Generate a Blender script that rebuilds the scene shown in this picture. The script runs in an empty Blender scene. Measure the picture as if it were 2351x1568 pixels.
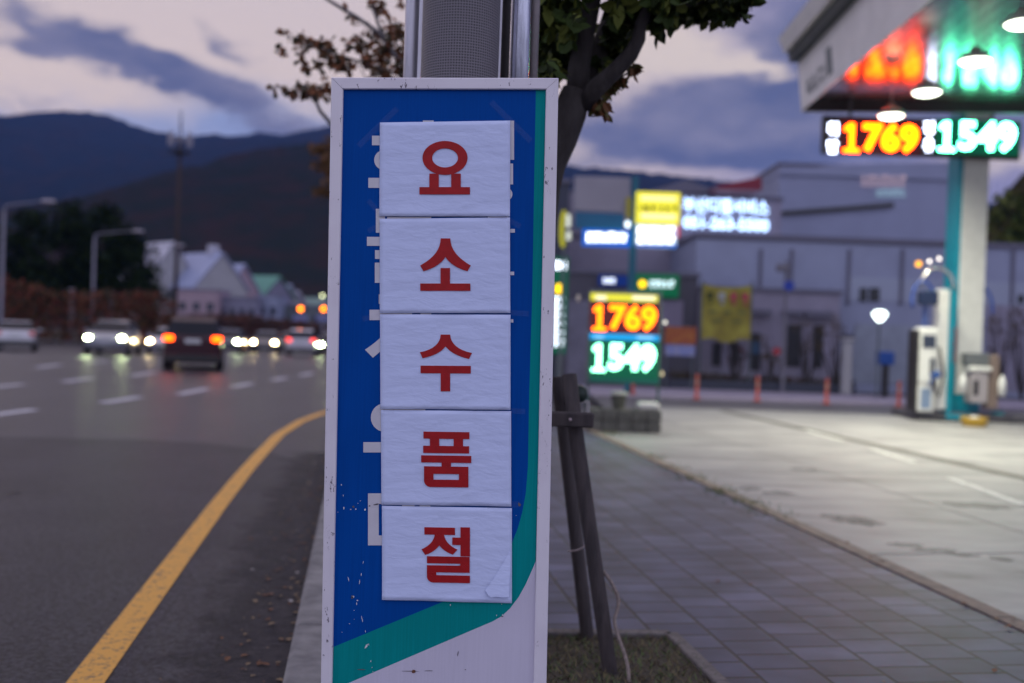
import bpy, math, random
from mathutils import Vector, Matrix, noise
R = math.radians
random.seed(7)
sc = bpy.context.scene
COL = sc.collection

# ------------------------------------------------------------------ camera
PW, PH = 2351.0, 1568.0            # measuring frame used for all pixel readings
LENS = 35.0
F = LENS / 36.0 * PW
CAM = Vector((0, 0, 1.5))
ROLL, PITCH = R(2.0), R(0.55)
RM = (Matrix.Rotation(R(90) - PITCH, 3, 'X') @ Matrix.Rotation(ROLL, 3, 'Z'))
cam = bpy.data.cameras.new("camera"); camo = bpy.data.objects.new("camera", cam)
COL.objects.link(camo); sc.camera = camo
cam.sensor_width = 36; cam.lens = LENS; cam.clip_end = 9000; cam.clip_start = 0.05
camo.matrix_world = Matrix.Translation(CAM) @ RM.to_4x4()
cam.dof.use_dof = True; cam.dof.focus_distance = 3.2; cam.dof.aperture_fstop = 1.3
cam.dof.aperture_blades = 0

def ray(px, py):
    return RM @ Vector(((px - PW/2)/F, -(py - PH/2)/F, -1))
def at(px, py, d):
    r = ray(px, py); return CAM + r * (d / r.y)
def G(px, py, z=0.0):
    r = ray(px, py); return CAM + r * ((z - CAM.z) / r.z)
def road_z(y):
    return -0.12 - 0.012 * max(0.0, min(y, 260) - 38)

# ------------------------------------------------------------------ world + sun
sc.view_settings.view_transform = 'Standard'; sc.view_settings.look = 'None'
sc.view_settings.exposure = 0; sc.view_settings.gamma = 1
sc.cycles.use_light_tree = True
sc.cycles.max_bounces = 6; sc.cycles.diffuse_bounces = 3; sc.cycles.glossy_bounces = 3
sc.cycles.transparent_max_bounces = 8; sc.cycles.volume_bounces = 0
sc.cycles.sample_clamp_indirect = 3; sc.cycles.caustics_reflective = False; sc.cycles.caustics_refractive = False
SUN_EL, SUN_AZ = R(4), R(-35)
def s2l(c):
    return tuple((x/255/12.92 if x/255 < .04045 else ((x/255+.055)/1.055)**2.4) for x in c)

def build_world():
    w = bpy.data.worlds.new("World"); sc.world = w; w.use_nodes = True
    nt = w.node_tree; nt.nodes.clear(); N = nt.nodes.new; L = nt.links.new
    def val(x):
        return x
    def math_(op, a, b=None, c=None, clamp=False):
        n = N('ShaderNodeMath'); n.operation = op; n.use_clamp = clamp
        for i, v in enumerate((a, b, c)):
            if v is None: continue
            if isinstance(v, (int, float)): n.inputs[i].default_value = v
            else: L(v, n.inputs[i])
        return n.outputs[0]
    def mix(fac, a, b):
        n = N('ShaderNodeMix'); n.data_type = 'RGBA'
        if isinstance(fac, (int, float)): n.inputs[0].default_value = fac
        else: L(fac, n.inputs[0])
        for i, v in ((6, a), (7, b)):
            if isinstance(v, tuple): n.inputs[i].default_value = (*v[:3], 1)
            else: L(v, n.inputs[i])
        return n.outputs[2]
    tc = N('ShaderNodeTexCoord'); sep = N('ShaderNodeSeparateXYZ'); L(tc.outputs['Generated'], sep.inputs[0])
    X, Y, Z = sep.outputs
    az0 = math_('ARCTAN2', X, Y); el0 = math_('ARCSINE', Z)
    # cloud-like distortion of the direction
    def noise3(scale, detail, seed, rough=.55):
        m = N('ShaderNodeMapping'); L(tc.outputs['Generated'], m.inputs[0]); m.inputs['Location'].default_value = (seed, seed*.7, seed*.3)
        m.inputs['Scale'].default_value = (1, 1, 2.2)
        n = N('ShaderNodeTexNoise'); n.inputs['Scale'].default_value = scale; n.inputs['Detail'].default_value = detail
        n.inputs['Roughness'].default_value = rough
        L(m.outputs[0], n.inputs['Vector']); return n.outputs[0]
    n1 = noise3(7, 4, 3.1); n2 = noise3(8, 4, 9.7); n3 = noise3(15, 6, 5.5, .62); n4 = noise3(9, 5, 1.7, .55)
    az = math_('MULTIPLY_ADD', math_('SUBTRACT', n1, .5), .16, az0)
    el = math_('MULTIPLY_ADD', math_('SUBTRACT', n2, .5), .085, el0)
    def blob(px, py, hx, hy, deg, wgt):
        r = ray(px, py).normalized(); a0 = math.atan2(r.x, r.y); e0 = math.asin(r.z)
        t = -R(deg) + ROLL
        da = math_('SUBTRACT', az, a0); de = math_('SUBTRACT', el, e0)
        u = math_('ADD', math_('MULTIPLY', da, math.cos(t)), math_('MULTIPLY', de, math.sin(t)))
        v = math_('ADD', math_('MULTIPLY', da, -math.sin(t)), math_('MULTIPLY', de, math.cos(t)))
        q = math_('ADD', math_('POWER', math_('ABSOLUTE', math_('DIVIDE', u, hx/F)), 2.0), math_('POWER', math_('ABSOLUTE', math_('DIVIDE', v, hy/F)), 2.0))
        return math_('MULTIPLY', math_('EXPONENT', math_('MULTIPLY', q, -.8)), wgt)
    def total(bl):
        s = None
        for b in bl:
            o = blob(*b); s = o if s is None else math_('ADD', s, o)
        return s
    dark = total([(230, 95, 250, 34, 17, 1.3), (90, 118, 140, 26, 12, .9), (520, 235, 300, 34, 14, 1.0), (515, 75, 75, 24, 28, .75),
                  (330, 190, 90, 14, 12, .4), (90, 235, 90, 12, 8, .5),
                  (1780, 255, 520, 85, 0, 1.5), (2150, 60, 420, 120, 6, 1.35), (1350, 40, 60, 60, 0, .1),
                  (1600, 375, 420, 16, 0, .45), (1500, 330, 240, 30, 4, .6), (2350, 330, 200, 60, 0, .5)])
    light = total([(1600, 130, 170, 42, 14, 1.25), (1800, 165, 130, 20, 8, .7), (1450, 90, 80, 70, 0, .6), (2330, 385, 130, 22, 0, .8)])
    blue = total([(420, 305, 520, 36, 0, 1.2), (640, 265, 190, 46, 10, .8)])
    wisp = math_('MULTIPLY', math_('SUBTRACT', n3, .5), 1.1)
    dk = math_('SUBTRACT', math_('ADD', dark, wisp), math_('MULTIPLY', light, .9))
    mr = N('ShaderNodeMapRange'); mr.interpolation_type = 'SMOOTHSTEP'
    L(dk, mr.inputs[0]); mr.inputs[1].default_value = .18; mr.inputs[2].default_value = 1.10
    dkf = mr.outputs[0]
    # elevation gradient, with left/right drift
    elr = N('ShaderNodeMapRange'); L(el0, elr.inputs[0]); elr.inputs[1].default_value = R(6); elr.inputs[2].default_value = R(22)
    base = mix(elr.outputs[0], s2l((236, 214, 200)), s2l((208, 194, 200)))
    azr = N('ShaderNodeMapRange'); L(az0, azr.inputs[0]); azr.inputs[1].default_value = R(2); azr.inputs[2].default_value = R(16)
    base = mix(azr.outputs[0], base, s2l((152, 146, 178)))
    base = mix(math_('MULTIPLY', light, 1.0, clamp=True), base, s2l((224, 208, 200)))
    base = mix(math_('MULTIPLY', blue, .75, clamp=True), base, s2l((146, 160, 203)))
    inner_ = N('ShaderNodeMapRange'); L(n4, inner_.inputs[0]); inner_.inputs[1].default_value = .38; inner_.inputs[2].default_value = .64
    cloudc = mix(inner_.outputs[0], s2l((94, 101, 138)), s2l((136, 134, 160)))
    base = mix(dkf, base, cloudc)
    # sky overhead and behind the camera: even dusk blue-violet
    back = N('ShaderNodeMapRange'); L(Y, back.inputs[0]); back.inputs[1].default_value = .55; back.inputs[2].default_value = -.1
    base = mix(back.outputs[0], base, (.72, .73, .95))
    sky = N('ShaderNodeTexSky'); sky.sky_type = 'NISHITA'; sky.sun_disc = False
    sky.sun_elevation = SUN_EL; sky.sun_rotation = SUN_AZ
    bg1 = N('ShaderNodeBackground'); L(base, bg1.inputs[0]); bg1.inputs[1].default_value = 1.10
    bg2 = N('ShaderNodeBackground'); L(sky.outputs[0], bg2.inputs[0]); bg2.inputs[1].default_value = 0.05
    ms = N('ShaderNodeMixShader'); ms.inputs[0].default_value = .06
    L(bg1.outputs[0], ms.inputs[1]); L(bg2.outputs[0], ms.inputs[2])
    out = N('ShaderNodeOutputWorld'); L(ms.outputs[0], out.inputs[0])
build_world()
sun = bpy.data.lights.new("sun", 'SUN'); suno = bpy.data.objects.new("sun", sun); COL.objects.link(suno)
sun.energy = 0.12; sun.angle = R(20); sun.color = (1, .82, .7)
suno.rotation_euler = (R(90) - SUN_EL, 0, math.pi - SUN_AZ)

# ------------------------------------------------------------------ materials
MATS = {}
def mat(name, col=(.5, .5, .5), rough=.6, metal=0.0, emit=None, es=1.0, spec=.5, n_scale=0, n_amt=0.0, bump=0.0, b_scale=60,
        col2=None, coat=0.0, stretch=(1, 1, 1), alpha=1.0, thr=None):
    if name in MATS: return MATS[name]
    m = bpy.data.materials.new(name); m.use_nodes = True; MATS[name] = m
    nt = m.node_tree; b = nt.nodes['Principled BSDF']
    b.inputs['Base Color'].default_value = (*col, 1); b.inputs['Roughness'].default_value = rough
    b.inputs['Metallic'].default_value = metal; b.inputs['Specular IOR Level'].default_value = spec
    b.inputs['Coat Weight'].default_value = coat; b.inputs['Alpha'].default_value = alpha
    if emit is not None:
        b.inputs['Emission Color'].default_value = (*emit, 1); b.inputs['Emission Strength'].default_value = es
    tc = nt.nodes.new('ShaderNodeTexCoord'); mp = nt.nodes.new('ShaderNodeMapping'); nt.links.new(tc.outputs['Object'], mp.inputs[0])
    mp.inputs['Scale'].default_value = stretch
    if n_scale:
        n = nt.nodes.new('ShaderNodeTexNoise'); n.inputs['Scale'].default_value = n_scale; n.inputs['Detail'].default_value = 5
        n.inputs['Roughness'].default_value = .6
        nt.links.new(mp.outputs[0], n.inputs['Vector'])
        r = nt.nodes.new('ShaderNodeMapRange')
        r.inputs[1].default_value, r.inputs[2].default_value = thr or (.35, .65)
        nt.links.new(n.outputs[0], r.inputs[0])
        mx = nt.nodes.new('ShaderNodeMix'); mx.data_type = 'RGBA'; nt.links.new(r.outputs[0], mx.inputs[0])
        c2 = col2 or tuple(c * (1 - n_amt) for c in col)
        mx.inputs[6].default_value = (*col, 1); mx.inputs[7].default_value = (*c2, 1)
        nt.links.new(mx.outputs[2], b.inputs['Base Color'])
    if bump:
        n2 = nt.nodes.new('ShaderNodeTexNoise'); n2.inputs['Scale'].default_value = b_scale; n2.inputs['Detail'].default_value = 4
        nt.links.new(mp.outputs[0], n2.inputs['Vector'])
        bp = nt.nodes.new('ShaderNodeBump'); bp.inputs['Strength'].default_value = bump; bp.inputs['Distance'].default_value = .01
        nt.links.new(n2.outputs[0], bp.inputs['Height']); nt.links.new(bp.outputs[0], b.inputs['Normal'])
    return m

def nodes_of(m):
    nt = m.node_tree
    return nt, nt.nodes['Principled BSDF'], nt.nodes.new, nt.links.new

# ------------------------------------------------------------------ mesh builder
class MB:
    def __init__(s): s.v = []; s.f = []; s.mi = []; s.uv = {}
    def add(s, vs, fs, m=0):
        o = len(s.v); s.v += [Vector(v) for v in vs]
        for f in fs: s.f.append([o + i for i in f]); s.mi.append(m)
        return s
    def box(s, c, size, m=0, rz=0.0, rx=0.0, ry=0.0, bev=0.0):
        c = Vector(c); hx, hy, hz = (q/2 for q in size)
        rot = Matrix.Rotation(rz, 3, 'Z') @ Matrix.Rotation(ry, 3, 'Y') @ Matrix.Rotation(rx, 3, 'X')
        if bev <= 0:
            vs = [c + rot @ Vector((x, y, z)) for x in (-hx, hx) for y in (-hy, hy) for z in (-hz, hz)]
            s.add(vs, [(0, 1, 3, 2), (4, 6, 7, 5), (0, 4, 5, 1), (2, 3, 7, 6), (0, 2, 6, 4), (1, 5, 7, 3)], m)
        else:
            b = bev; pts = [(-hx+b, -hy), (hx-b, -hy), (hx, -hy+b), (hx, hy-b), (hx-b, hy), (-hx+b, hy), (-hx, hy-b), (-hx, -hy+b)]
            k = lambda q, t: (q[0]*t[0], q[1]*t[1])
            rings = []
            for z, ins in ((-hz, b), (-hz+b, 0), (hz-b, 0), (hz, b)):
                sx = (hx-ins)/hx; sy = (hy-ins)/hy
                rings.append([c + rot @ Vector((p[0]*sx, p[1]*sy, z)) for p in pts])
            vs = [p for r_ in rings for p in r_]; fs = []
            for i in range(3):
                for j in range(8):
                    fs.append((i*8+j, i*8+(j+1) % 8, (i+1)*8+(j+1) % 8, (i+1)*8+j))
            fs.append(tuple(range(7, -1, -1))); fs.append(tuple(range(24, 32)))
            s.add(vs, fs, m)
        return s
    def tube(s, pts, rad, n=12, m=0, caps=True):
        pts = [Vector(p) for p in pts]
        if not isinstance(rad, (list, tuple)): rad = [rad]*len(pts)
        rings = []; up = None
        for i, p in enumerate(pts):
            t = (pts[min(i+1, len(pts)-1)] - pts[max(i-1, 0)]).normalized()
            if up is None:
                up = Vector((0, 0, 1)) if abs(t.z) < .9 else Vector((0, 1, 0))
            a = t.cross(up).normalized(); b = a.cross(t).normalized(); up = b
            rings.append([p + (a*math.cos(2*math.pi*k/n) + b*math.sin(2*math.pi*k/n))*rad[i] for k in range(n)])
        vs = [q for r_ in rings for q in r_]; fs = []
        for i in range(len(pts)-1):
            for k in range(n):
                fs.append((i*n+k, (i+1)*n+k, (i+1)*n+(k+1) % n, i*n+(k+1) % n))
        if caps: fs.append(tuple(range(n))); fs.append(tuple(range((len(pts)-1)*n+n-1, (len(pts)-1)*n-1, -1)))
        s.add(vs, fs, m); return s
    def ball(s, c, r, m=0, seg=12, rings=7, sz=1.0):
        c = Vector(c); vs = [c + Vector((0, 0, r*sz))]; fs = []
        for i in range(1, rings):
            a = math.pi*i/rings
            for k in range(seg):
                b = 2*math.pi*k/seg
                vs.append(c + Vector((r*math.sin(a)*math.cos(b), r*math.sin(a)*math.sin(b), r*sz*math.cos(a))))
        vs.append(c - Vector((0, 0, r*sz)))
        for k in range(seg): fs.append((0, 1+k, 1+(k+1) % seg))
        for i in range(rings-2):
            for k in range(seg):
                a, b = 1+i*seg, 1+(i+1)*seg
                fs.append((a+k, b+k, b+(k+1) % seg, a+(k+1) % seg))
        l = len(vs)-1; a = 1+(rings-2)*seg
        for k in range(seg): fs.append((l, a+(k+1) % seg, a+k))
        s.add(vs, fs, m); return s
    def lathe(s, c, prof, n=20, m=0):
        c = Vector(c); vs = []; fs = []
        for r_, z in prof:
            for k in range(n):
                a = 2*math.pi*k/n; vs.append(c + Vector((r_*math.cos(a), r_*math.sin(a), z)))
        for i in range(len(prof)-1):
            for k in range(n):
                fs.append((i*n+k, i*n+(k+1) % n, (i+1)*n+(k+1) % n, (i+1)*n+k))
        s.add(vs, fs, m); return s
    def build(s, name, mats, parent=None, smooth=False, off=None):
        me = bpy.data.meshes.new(name)
        o_ = Vector(off) if off is not None else Vector()
        me.from_pydata([v - o_ for v in s.v], [], s.f)
        if not isinstance(mats, (list, tuple)): mats = [mats]
        for m in mats: me.materials.append(m)
        me.polygons.foreach_set('material_index', s.mi)
        if smooth: me.polygons.foreach_set('use_smooth', [True]*len(me.polygons))
        me.validate(); me.update()
        o = bpy.data.objects.new(name, me); COL.objects.link(o)
        if parent is not None: o.parent = parent
        elif off is not None: o.location = o_
        return o

def tag(o, label=None, cat=None, group=None, kind=None):
    if label: o['label'] = label
    if cat: o['category'] = cat
    if group: o['group'] = group
    if kind: o['kind'] = kind
    return o
def thing(name, loc, label, cat, group=None, rz=0.0):
    o = bpy.data.objects.new(name, None); COL.objects.link(o); o.location = loc; o.rotation_euler = (0, 0, rz)
    o.empty_display_size = .2
    return tag(o, label, cat, group)
def struct(o): o['kind'] = 'structure'; return o
def relabel(o, **k):
    return tag(o, **k)
def copy_tree(o, parent=None):
    c = o.copy(); COL.objects.link(c)
    if parent is not None: c.parent = parent
    for ch in list(o.children): copy_tree(ch, c)
    return c

def text_mb(mb, body, org, ux, uz, w=None, h=None, offset=0.0, m=0, center=True, spacing=1.0):
    """flat lettering fitted in a w x h box; org is the box centre"""
    c = bpy.data.curves.new('lettering', 'FONT'); c.body = body; c.resolution_u = 3; c.offset = offset; c.space_character = spacing
    o = bpy.data.objects.new('lettering', c); COL.objects.link(o)
    bpy.context.view_layer.update()
    me = bpy.data.meshes.new_from_object(o)
    xs = [v.co.x for v in me.vertices]; ys = [v.co.y for v in me.vertices]
    x0, x1, y0, y1 = min(xs), max(xs), min(ys), max(ys)
    sx = (w/(x1-x0)) if w else None; sy = (h/(y1-y0)) if h else None
    sx = sx or sy; sy = sy or sx
    ux = Vector(ux); uz = Vector(uz); org = Vector(org)
    vs = [org + ux*((v.co.x-(x0+x1)/2)*sx) + uz*((v.co.y-(y0+y1)/2)*sy) for v in me.vertices]
    fs = [tuple(p.vertices) for p in me.polygons]
    bpy.data.objects.remove(o); bpy.data.curves.remove(c); bpy.data.meshes.remove(me)
    mb.add(vs, fs, m)
    return mb

UX, UZ, FR = Vector((1, 0, 0)), Vector((0, 0, 1)), Vector((0, -1, 0))
def rect(x0, y0, x1, y1, d):
    """pixel box -> centre and size at depth d"""
    c = at((x0+x1)/2, (y0+y1)/2, d); k = d/F
    return c, abs(x1-x0)*k, abs(y1-y0)*k
# ------------------------------------------------------------------ large structure: ground, road, pavement
def sheet(name, pts, z, m, zf=None, sub=0):
    mb = MB(); mb.add([(p[0], p[1], (zf(p[1]) if zf else z)) for p in pts], [tuple(range(len(pts)))])
    return struct(mb.build(name, m))

asph = mat('asphalt', (.052, .049, .061), .36, spec=.24, n_scale=.55, col2=(.030, .028, .037), thr=(.36, .68), bump=.9, b_scale=90, stretch=(1, .45, 1))
nt, b, N, L = nodes_of(asph)
# fine aggregate specks
tc = N('ShaderNodeTexCoord'); v1 = N('ShaderNodeTexVoronoi'); v1.inputs['Scale'].default_value = 42; L(tc.outputs['Object'], v1.inputs['Vector'])
n9 = N('ShaderNodeTexNoise'); n9.inputs['Scale'].default_value = 48; n9.inputs['Detail'].default_value = 3; L(tc.outputs['Object'], n9.inputs['Vector'])
mr = N('ShaderNodeMapRange'); mr.inputs[1].default_value = .38; mr.inputs[2].default_value = .62; mr.inputs[3].default_value = .4; mr.inputs[4].default_value = 1.7
L(n9.outputs[0], mr.inputs[0])
prev = b.inputs['Base Color'].links[0].from_socket
mm = N('ShaderNodeMix'); mm.data_type = 'RGBA'; mm.blend_type = 'MULTIPLY'; mm.inputs[0].default_value = 1; L(prev, mm.inputs[6]); L(mr.outputs[0], mm.inputs[7]); L(mm.outputs[2], b.inputs['Base Color'])

soil = mat('ground_soil', (.07, .06, .05), .95, n_scale=.3, col2=(.045, .05, .035))
# ground sheet: follows the fall of the road
mb = MB(); ys = [-60, 38, 260, 5000]; vs = []
for y in ys:
    for x in (-4000, 4000): vs.append((x, y, road_z(y) - .06))
mb.add(vs, [(0, 1, 3, 2), (2, 3, 5, 4), (4, 5, 7, 6)])
struct(mb.build('ground', soil))

DIR = Vector((-.152, 1, 0)).normalized(); NRM = Vector((DIR.y, -DIR.x, 0))      # along / across the street
def street(s_, t):          # t metres along the kerb from y=0, s_ metres to the right of the kerb
    return Vector((-.28, 0, 0)) + DIR*t + NRM*s_
# road: kerb line on its right, bends right beyond the sign
edge = [street(0, t) for t in (-40, 0, 5, 10, 13.4)] + [Vector((-2.2, 15.2, 0)), Vector((-1.5, 16.6, 0)), Vector((-.2, 17.6, 0)), Vector((2.0, 18.4, 0))]
mb = MB()
road_left = [(-30, -40), (-30, 38), (-62, 200)]
vs = [(p.x, p.y, -.12) for p in edge] + [(2.0, 38, -.12), (-40, 38, -.12), (-34, 0, -.12), (-30, -40, -.12)]
mb.add(vs, [tuple(range(len(vs)))])
mb.add([(-40, 38, -.12), (2.0, 38, -.12), (-18, 260, road_z(260)), (-75, 260, road_z(260))], [(0, 1, 2, 3)])
road = struct(mb.build('road', asph))

patch_m = mat('asphalt_patch', (.042, .039, .049), .42, spec=.18, n_scale=.9, col2=(.029, .027, .035), thr=(.36, .66), bump=.9, b_scale=90)
nt, b, N, L = nodes_of(patch_m)
tc = N('ShaderNodeTexCoord'); n9 = N('ShaderNodeTexNoise'); n9.inputs['Scale'].default_value = 40; n9.inputs['Detail'].default_value = 4; L(tc.outputs['Object'], n9.inputs['Vector'])
mr = N('ShaderNodeMapRange'); mr.inputs[1].default_value = .36; mr.inputs[2].default_value = .64; mr.inputs[3].default_value = .35; mr.inputs[4].default_value = 1.8; L(n9.outputs[0], mr.inputs[0])
prev = b.inputs['Base Color'].links[0].from_socket
mm = N('ShaderNodeMix'); mm.data_type = 'RGBA'; mm.blend_type = 'MULTIPLY'; mm.inputs[0].default_value = 1; L(prev, mm.inputs[6]); L(mr.outputs[0], mm.inputs[7]); L(mm.outputs[2], b.inputs['Base Color'])
far_ = [G(x, y, -.118) for x, y in ((-500, 1000), (100, 1004), (330, 1010), (480, 1018), (600, 1032))]
pp = [(p.x, p.y) for p in far_] + [tuple(street(-.01, t)[:2]) for t in (11.2, 8, 4, 0)] + [(-9, 0)]
mb = MB(); mb.add([(x, y, -.1185) for x, y in pp], [tuple(range(len(pp)))]); mb.build('resurfaced_patch', patch_m, road)
tar = mat('tar', (.018, .017, .022), .5)
rt = random.Random(77)
def crack(pts_, w_):
    mb = MB(); P_ = [G(x, y, -.1165) for x, y in pts_]; Q = []
    for i in range(len(P_)-1):
        for t in range(6):
            q = P_[i].lerp(P_[i+1], t/6); Q.append(q+Vector((rt.gauss(0, .012), rt.gauss(0, .03), 0)))
    Q.append(P_[-1])
    for i, q in enumerate(Q):
        t = (Q[min(i+1, len(Q)-1)]-Q[max(i-1, 0)]).normalized(); nn = Vector((t.y, -t.x, 0))*w_*rt.uniform(.4, 1.2)
        mb.v += [Vector((q.x-nn.x, q.y-nn.y, -.1165)), Vector((q.x+nn.x, q.y+nn.y, -.1165))]
    for i in range(len(Q)-1): mb.f.append([2*i, 2*i+1, 2*i+3, 2*i+2]); mb.mi.append(0)
    mb.build('tar_seam', tar, road)
crack([(-60, 1150), (20, 1136), (62, 1128)], .05)
crack([(330, 1012), (480, 1020), (600, 1034)], .02)
crack([(-50, 1010), (150, 1006), (330, 1012)], .018)
crack([(300, 1330), (360, 1230), (430, 1150), (470, 1080)], .006)
# worn patch by the gutter
gut = mat('gutter_dirt', (.060, .050, .055), .85, n_scale=16, col2=(.022, .019, .024), bump=1, b_scale=45)
nt, b, N, L = nodes_of(gut)
tc = N('ShaderNodeTexCoord'); vm = N('ShaderNodeVectorMath'); vm.operation = 'DOT_PRODUCT'; L(tc.outputs['Object'], vm.inputs[0]); vm.inputs[1].default_value = (NRM.x, NRM.y, 0)
off_ = Vector((-.28, 0, 0)).dot(NRM)
m0 = N('ShaderNodeMapRange'); m0.clamp = False; m0.inputs[1].default_value = off_-.75; m0.inputs[2].default_value = off_-.10; L(vm.outputs['Value'], m0.inputs[0])
nn_ = N('ShaderNodeTexNoise'); nn_.inputs['Scale'].default_value = 3.2; nn_.inputs['Detail'].default_value = 8; nn_.inputs['Roughness'].default_value = .7; L(tc.outputs['Object'], nn_.inputs['Vector'])
m1_ = N('ShaderNodeMath'); m1_.operation = 'MULTIPLY_ADD'; L(nn_.outputs[0], m1_.inputs[0]); m1_.inputs[1].default_value = 1.5; L(m0.outputs[0], m1_.inputs[2])
m2_ = N('ShaderNodeMapRange'); m2_.inputs[1].default_value = .95; m2_.inputs[2].default_value = 1.75; m2_.inputs[4].default_value = .85; L(m1_.outputs[0], m2_.inputs[0]); L(m2_.outputs[0], b.inputs['Alpha'])
mb = MB(); a = [street(-.005, t) for t in (0, 4, 8, 12.8)]; bb = [street(-.9, t) for t in (12.8, 8, 4, 0)]
mb.add([(p.x, p.y, -.116) for p in a+bb], [tuple(range(8))]); struct(mb.build('gutter', gut))

# pavement slabs
pav = mat('paving', (.17, .15, .19), .6)
nt, b, N, L = nodes_of(pav)
tc = N('ShaderNodeTexCoord'); mp = N('ShaderNodeMapping'); L(tc.outputs['Object'], mp.inputs[0])
mp.inputs['Rotation'].default_value = (0, 0, -(math.pi/2 + math.atan2(.15, 1)))
br = N('ShaderNodeTexBrick'); L(mp.outputs[0], br.inputs['Vector'])
br.inputs['Scale'].default_value = 1; br.inputs['Brick Width'].default_value = .205; br.inputs['Row Height'].default_value = .30
br.inputs['Mortar Size'].default_value = .010; br.inputs['Mortar Smooth'].default_value = .35; br.inputs['Bias'].default_value = .1; br.offset = .5
br.inputs['Color1'].default_value = (.088, .092, .155, 1); br.inputs['Color2'].default_value = (.044, .047, .088, 1); br.inputs['Mortar'].default_value = (.016, .015, .018, 1)
ns = N('ShaderNodeTexNoise'); ns.inputs['Scale'].default_value = 2.2; ns.inputs['Detail'].default_value = 6; L(tc.outputs['Object'], ns.inputs['Vector'])
mr = N('ShaderNodeMapRange'); mr.inputs[1].default_value = .3; mr.inputs[2].default_value = .7; mr.inputs[3].default_value = .5; mr.inputs[4].default_value = 1.25; L(ns.outputs[0], mr.inputs[0])
mm = N('ShaderNodeMix'); mm.data_type = 'RGBA'; mm.blend_type = 'MULTIPLY'; mm.inputs[0].default_value = 1
L(br.outputs[0], mm.inputs[6]); L(mr.outputs[0], mm.inputs[7]); L(mm.outputs[2], b.inputs['Base Color'])
bp = N('ShaderNodeBump'); bp.inputs['Distance'].default_value = .006; bp.inputs['Strength'].default_value = .8; bp.invert = True
L(br.outputs['Fac'], bp.inputs['Height']); L(bp.outputs[0], b.inputs['Normal'])
SWW = 3.80   # pavement width
fe = [p + Vector((.17, 0, 0)) for p in edge[1:5]] + [Vector((-2.0, 15.1, 0)), Vector((-1.3, 16.3, 0)), Vector((.0, 17.2, 0)), Vector((.95, 17.4, 0))]
fe[0] = street(.17, -20)
ring = [(p.x, p.y) for p in fe] + [tuple(street(SWW, 17.2)[:2]), tuple(street(SWW, -20)[:2])]
mb = MB(); n_ = len(ring)
mb.add([(x, y, 0) for x, y in ring] + [(x, y, -.14) for x, y in ring], [tuple(range(n_))] + [(i, i+n_, (i+1) % n_+n_, (i+1) % n_) for i in range(n_)])
struct(mb.build('pavement', pav))
# kerb: granite stones with joints
kerbm = mat('kerb_granite', (.25, .24, .245), .7, n_scale=6, col2=(.12, .115, .125), bump=.3, b_scale=80)
mb = MB()
for i in range(-8, 14):
    a, c = street(0, i+.006), street(0, i+.994); a2, c2 = street(.165, i+.006), street(.165, i+.994)
    ch = .02
    a1, c1 = street(ch, i+.006), street(ch, i+.994)
    vs = []
    for p0, p1, p2 in ((a, a1, a2), (c, c1, c2)):
        vs += [(p0.x, p0.y, -.14), (p0.x, p0.y, -.01), (p1.x, p1.y, .006), (p2.x, p2.y, .006), (p2.x, p2.y, -.14)]
    mb.add(vs, [(0, 1, 6, 5), (1, 2, 7, 6), (2, 3, 8, 7), (3, 4, 9, 8), (0, 4, 3, 2, 1), (5, 6, 7, 8, 9)])
cv = edge[4:]
for i in range(len(cv)-1):
    a, c = cv[i], cv[i+1]; t = (c-a).normalized(); nn = Vector((t.y, -t.x, 0))*.165
    t *= .004
    vs = []
    for p0 in (a+t, c-t): vs += [(p0.x, p0.y, -.14), (p0.x, p0.y, .006), (p0.x+nn.x, p0.y+nn.y, .006), (p0.x+nn.x, p0.y+nn.y, -.14)]
    mb.add(vs, [(0, 1, 5, 4), (1, 2, 6, 5), (2, 3, 7, 6), (0, 3, 2, 1), (4, 5, 6, 7)])
struct(mb.build('kerb', kerbm))

# edging of the forecourt
edgm = mat('edging_stone', (.24, .19, .15), .8, n_scale=9, col2=(.15, .125, .105))
mb = MB()
for i in range(-12, 17):
    a, c = street(SWW+.004, i+.005), street(SWW+.004, i+.995); a2, c2 = street(SWW+.13, i+.005), street(SWW+.13, i+.995)
    mb.add([(a.x, a.y, -.1), (a.x, a.y, .012), (a2.x, a2.y, .012), (a2.x, a2.y, -.1), (c.x, c.y, -.1), (c.x, c.y, .012), (c2.x, c2.y, .012), (c2.x, c2.y, -.1)],
           [(0, 1, 5, 4), (1, 2, 6, 5), (2, 3, 7, 6), (0, 3, 2, 1), (4, 5, 6, 7)])
struct(mb.build('forecourt_edging', edgm))

# forecourt concrete with worn dark streaks
conc = mat('forecourt_concrete', (.30, .29, .28), .6)
nt, b, N, L = nodes_of(conc)
tc = N('ShaderNodeTexCoord'); mp = N('ShaderNodeMapping'); L(tc.outputs['Object'], mp.inputs[0]); mp.inputs['Scale'].default_value = (.55, 1.5, 1)
n1 = N('ShaderNodeTexNoise'); n1.inputs['Scale'].default_value = 1.3; n1.inputs['Detail'].default_value = 6; n1.inputs['Roughness'].default_value = .62; L(mp.outputs[0], n1.inputs['Vector'])
cr = N('ShaderNodeValToRGB'); L(n1.outputs[0], cr.inputs[0])
cr.color_ramp.elements[0].position = .28; cr.color_ramp.elements[0].color = (.09, .088, .092, 1)
cr.color_ramp.elements[1].position = .44; cr.color_ramp.elements[1].color = (.21, .206, .21, 1)
e = cr.color_ramp.elements.new(.66); e.color = (.31, .305, .305, 1)
L(cr.outputs[0], b.inputs['Base Color'])
p0, p1 = street(SWW+.134, -12), street(SWW+.134, 17.6)
mb = MB(); mb.add([(p0.x, p0.y, -.004), (24, -12, -.004), (24, 21.2, -.004), (3.2, 21.4, -.004), (1.6, 19.6, -.004), (p1.x, p1.y, -.004)], [tuple(range(6))])
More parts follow.
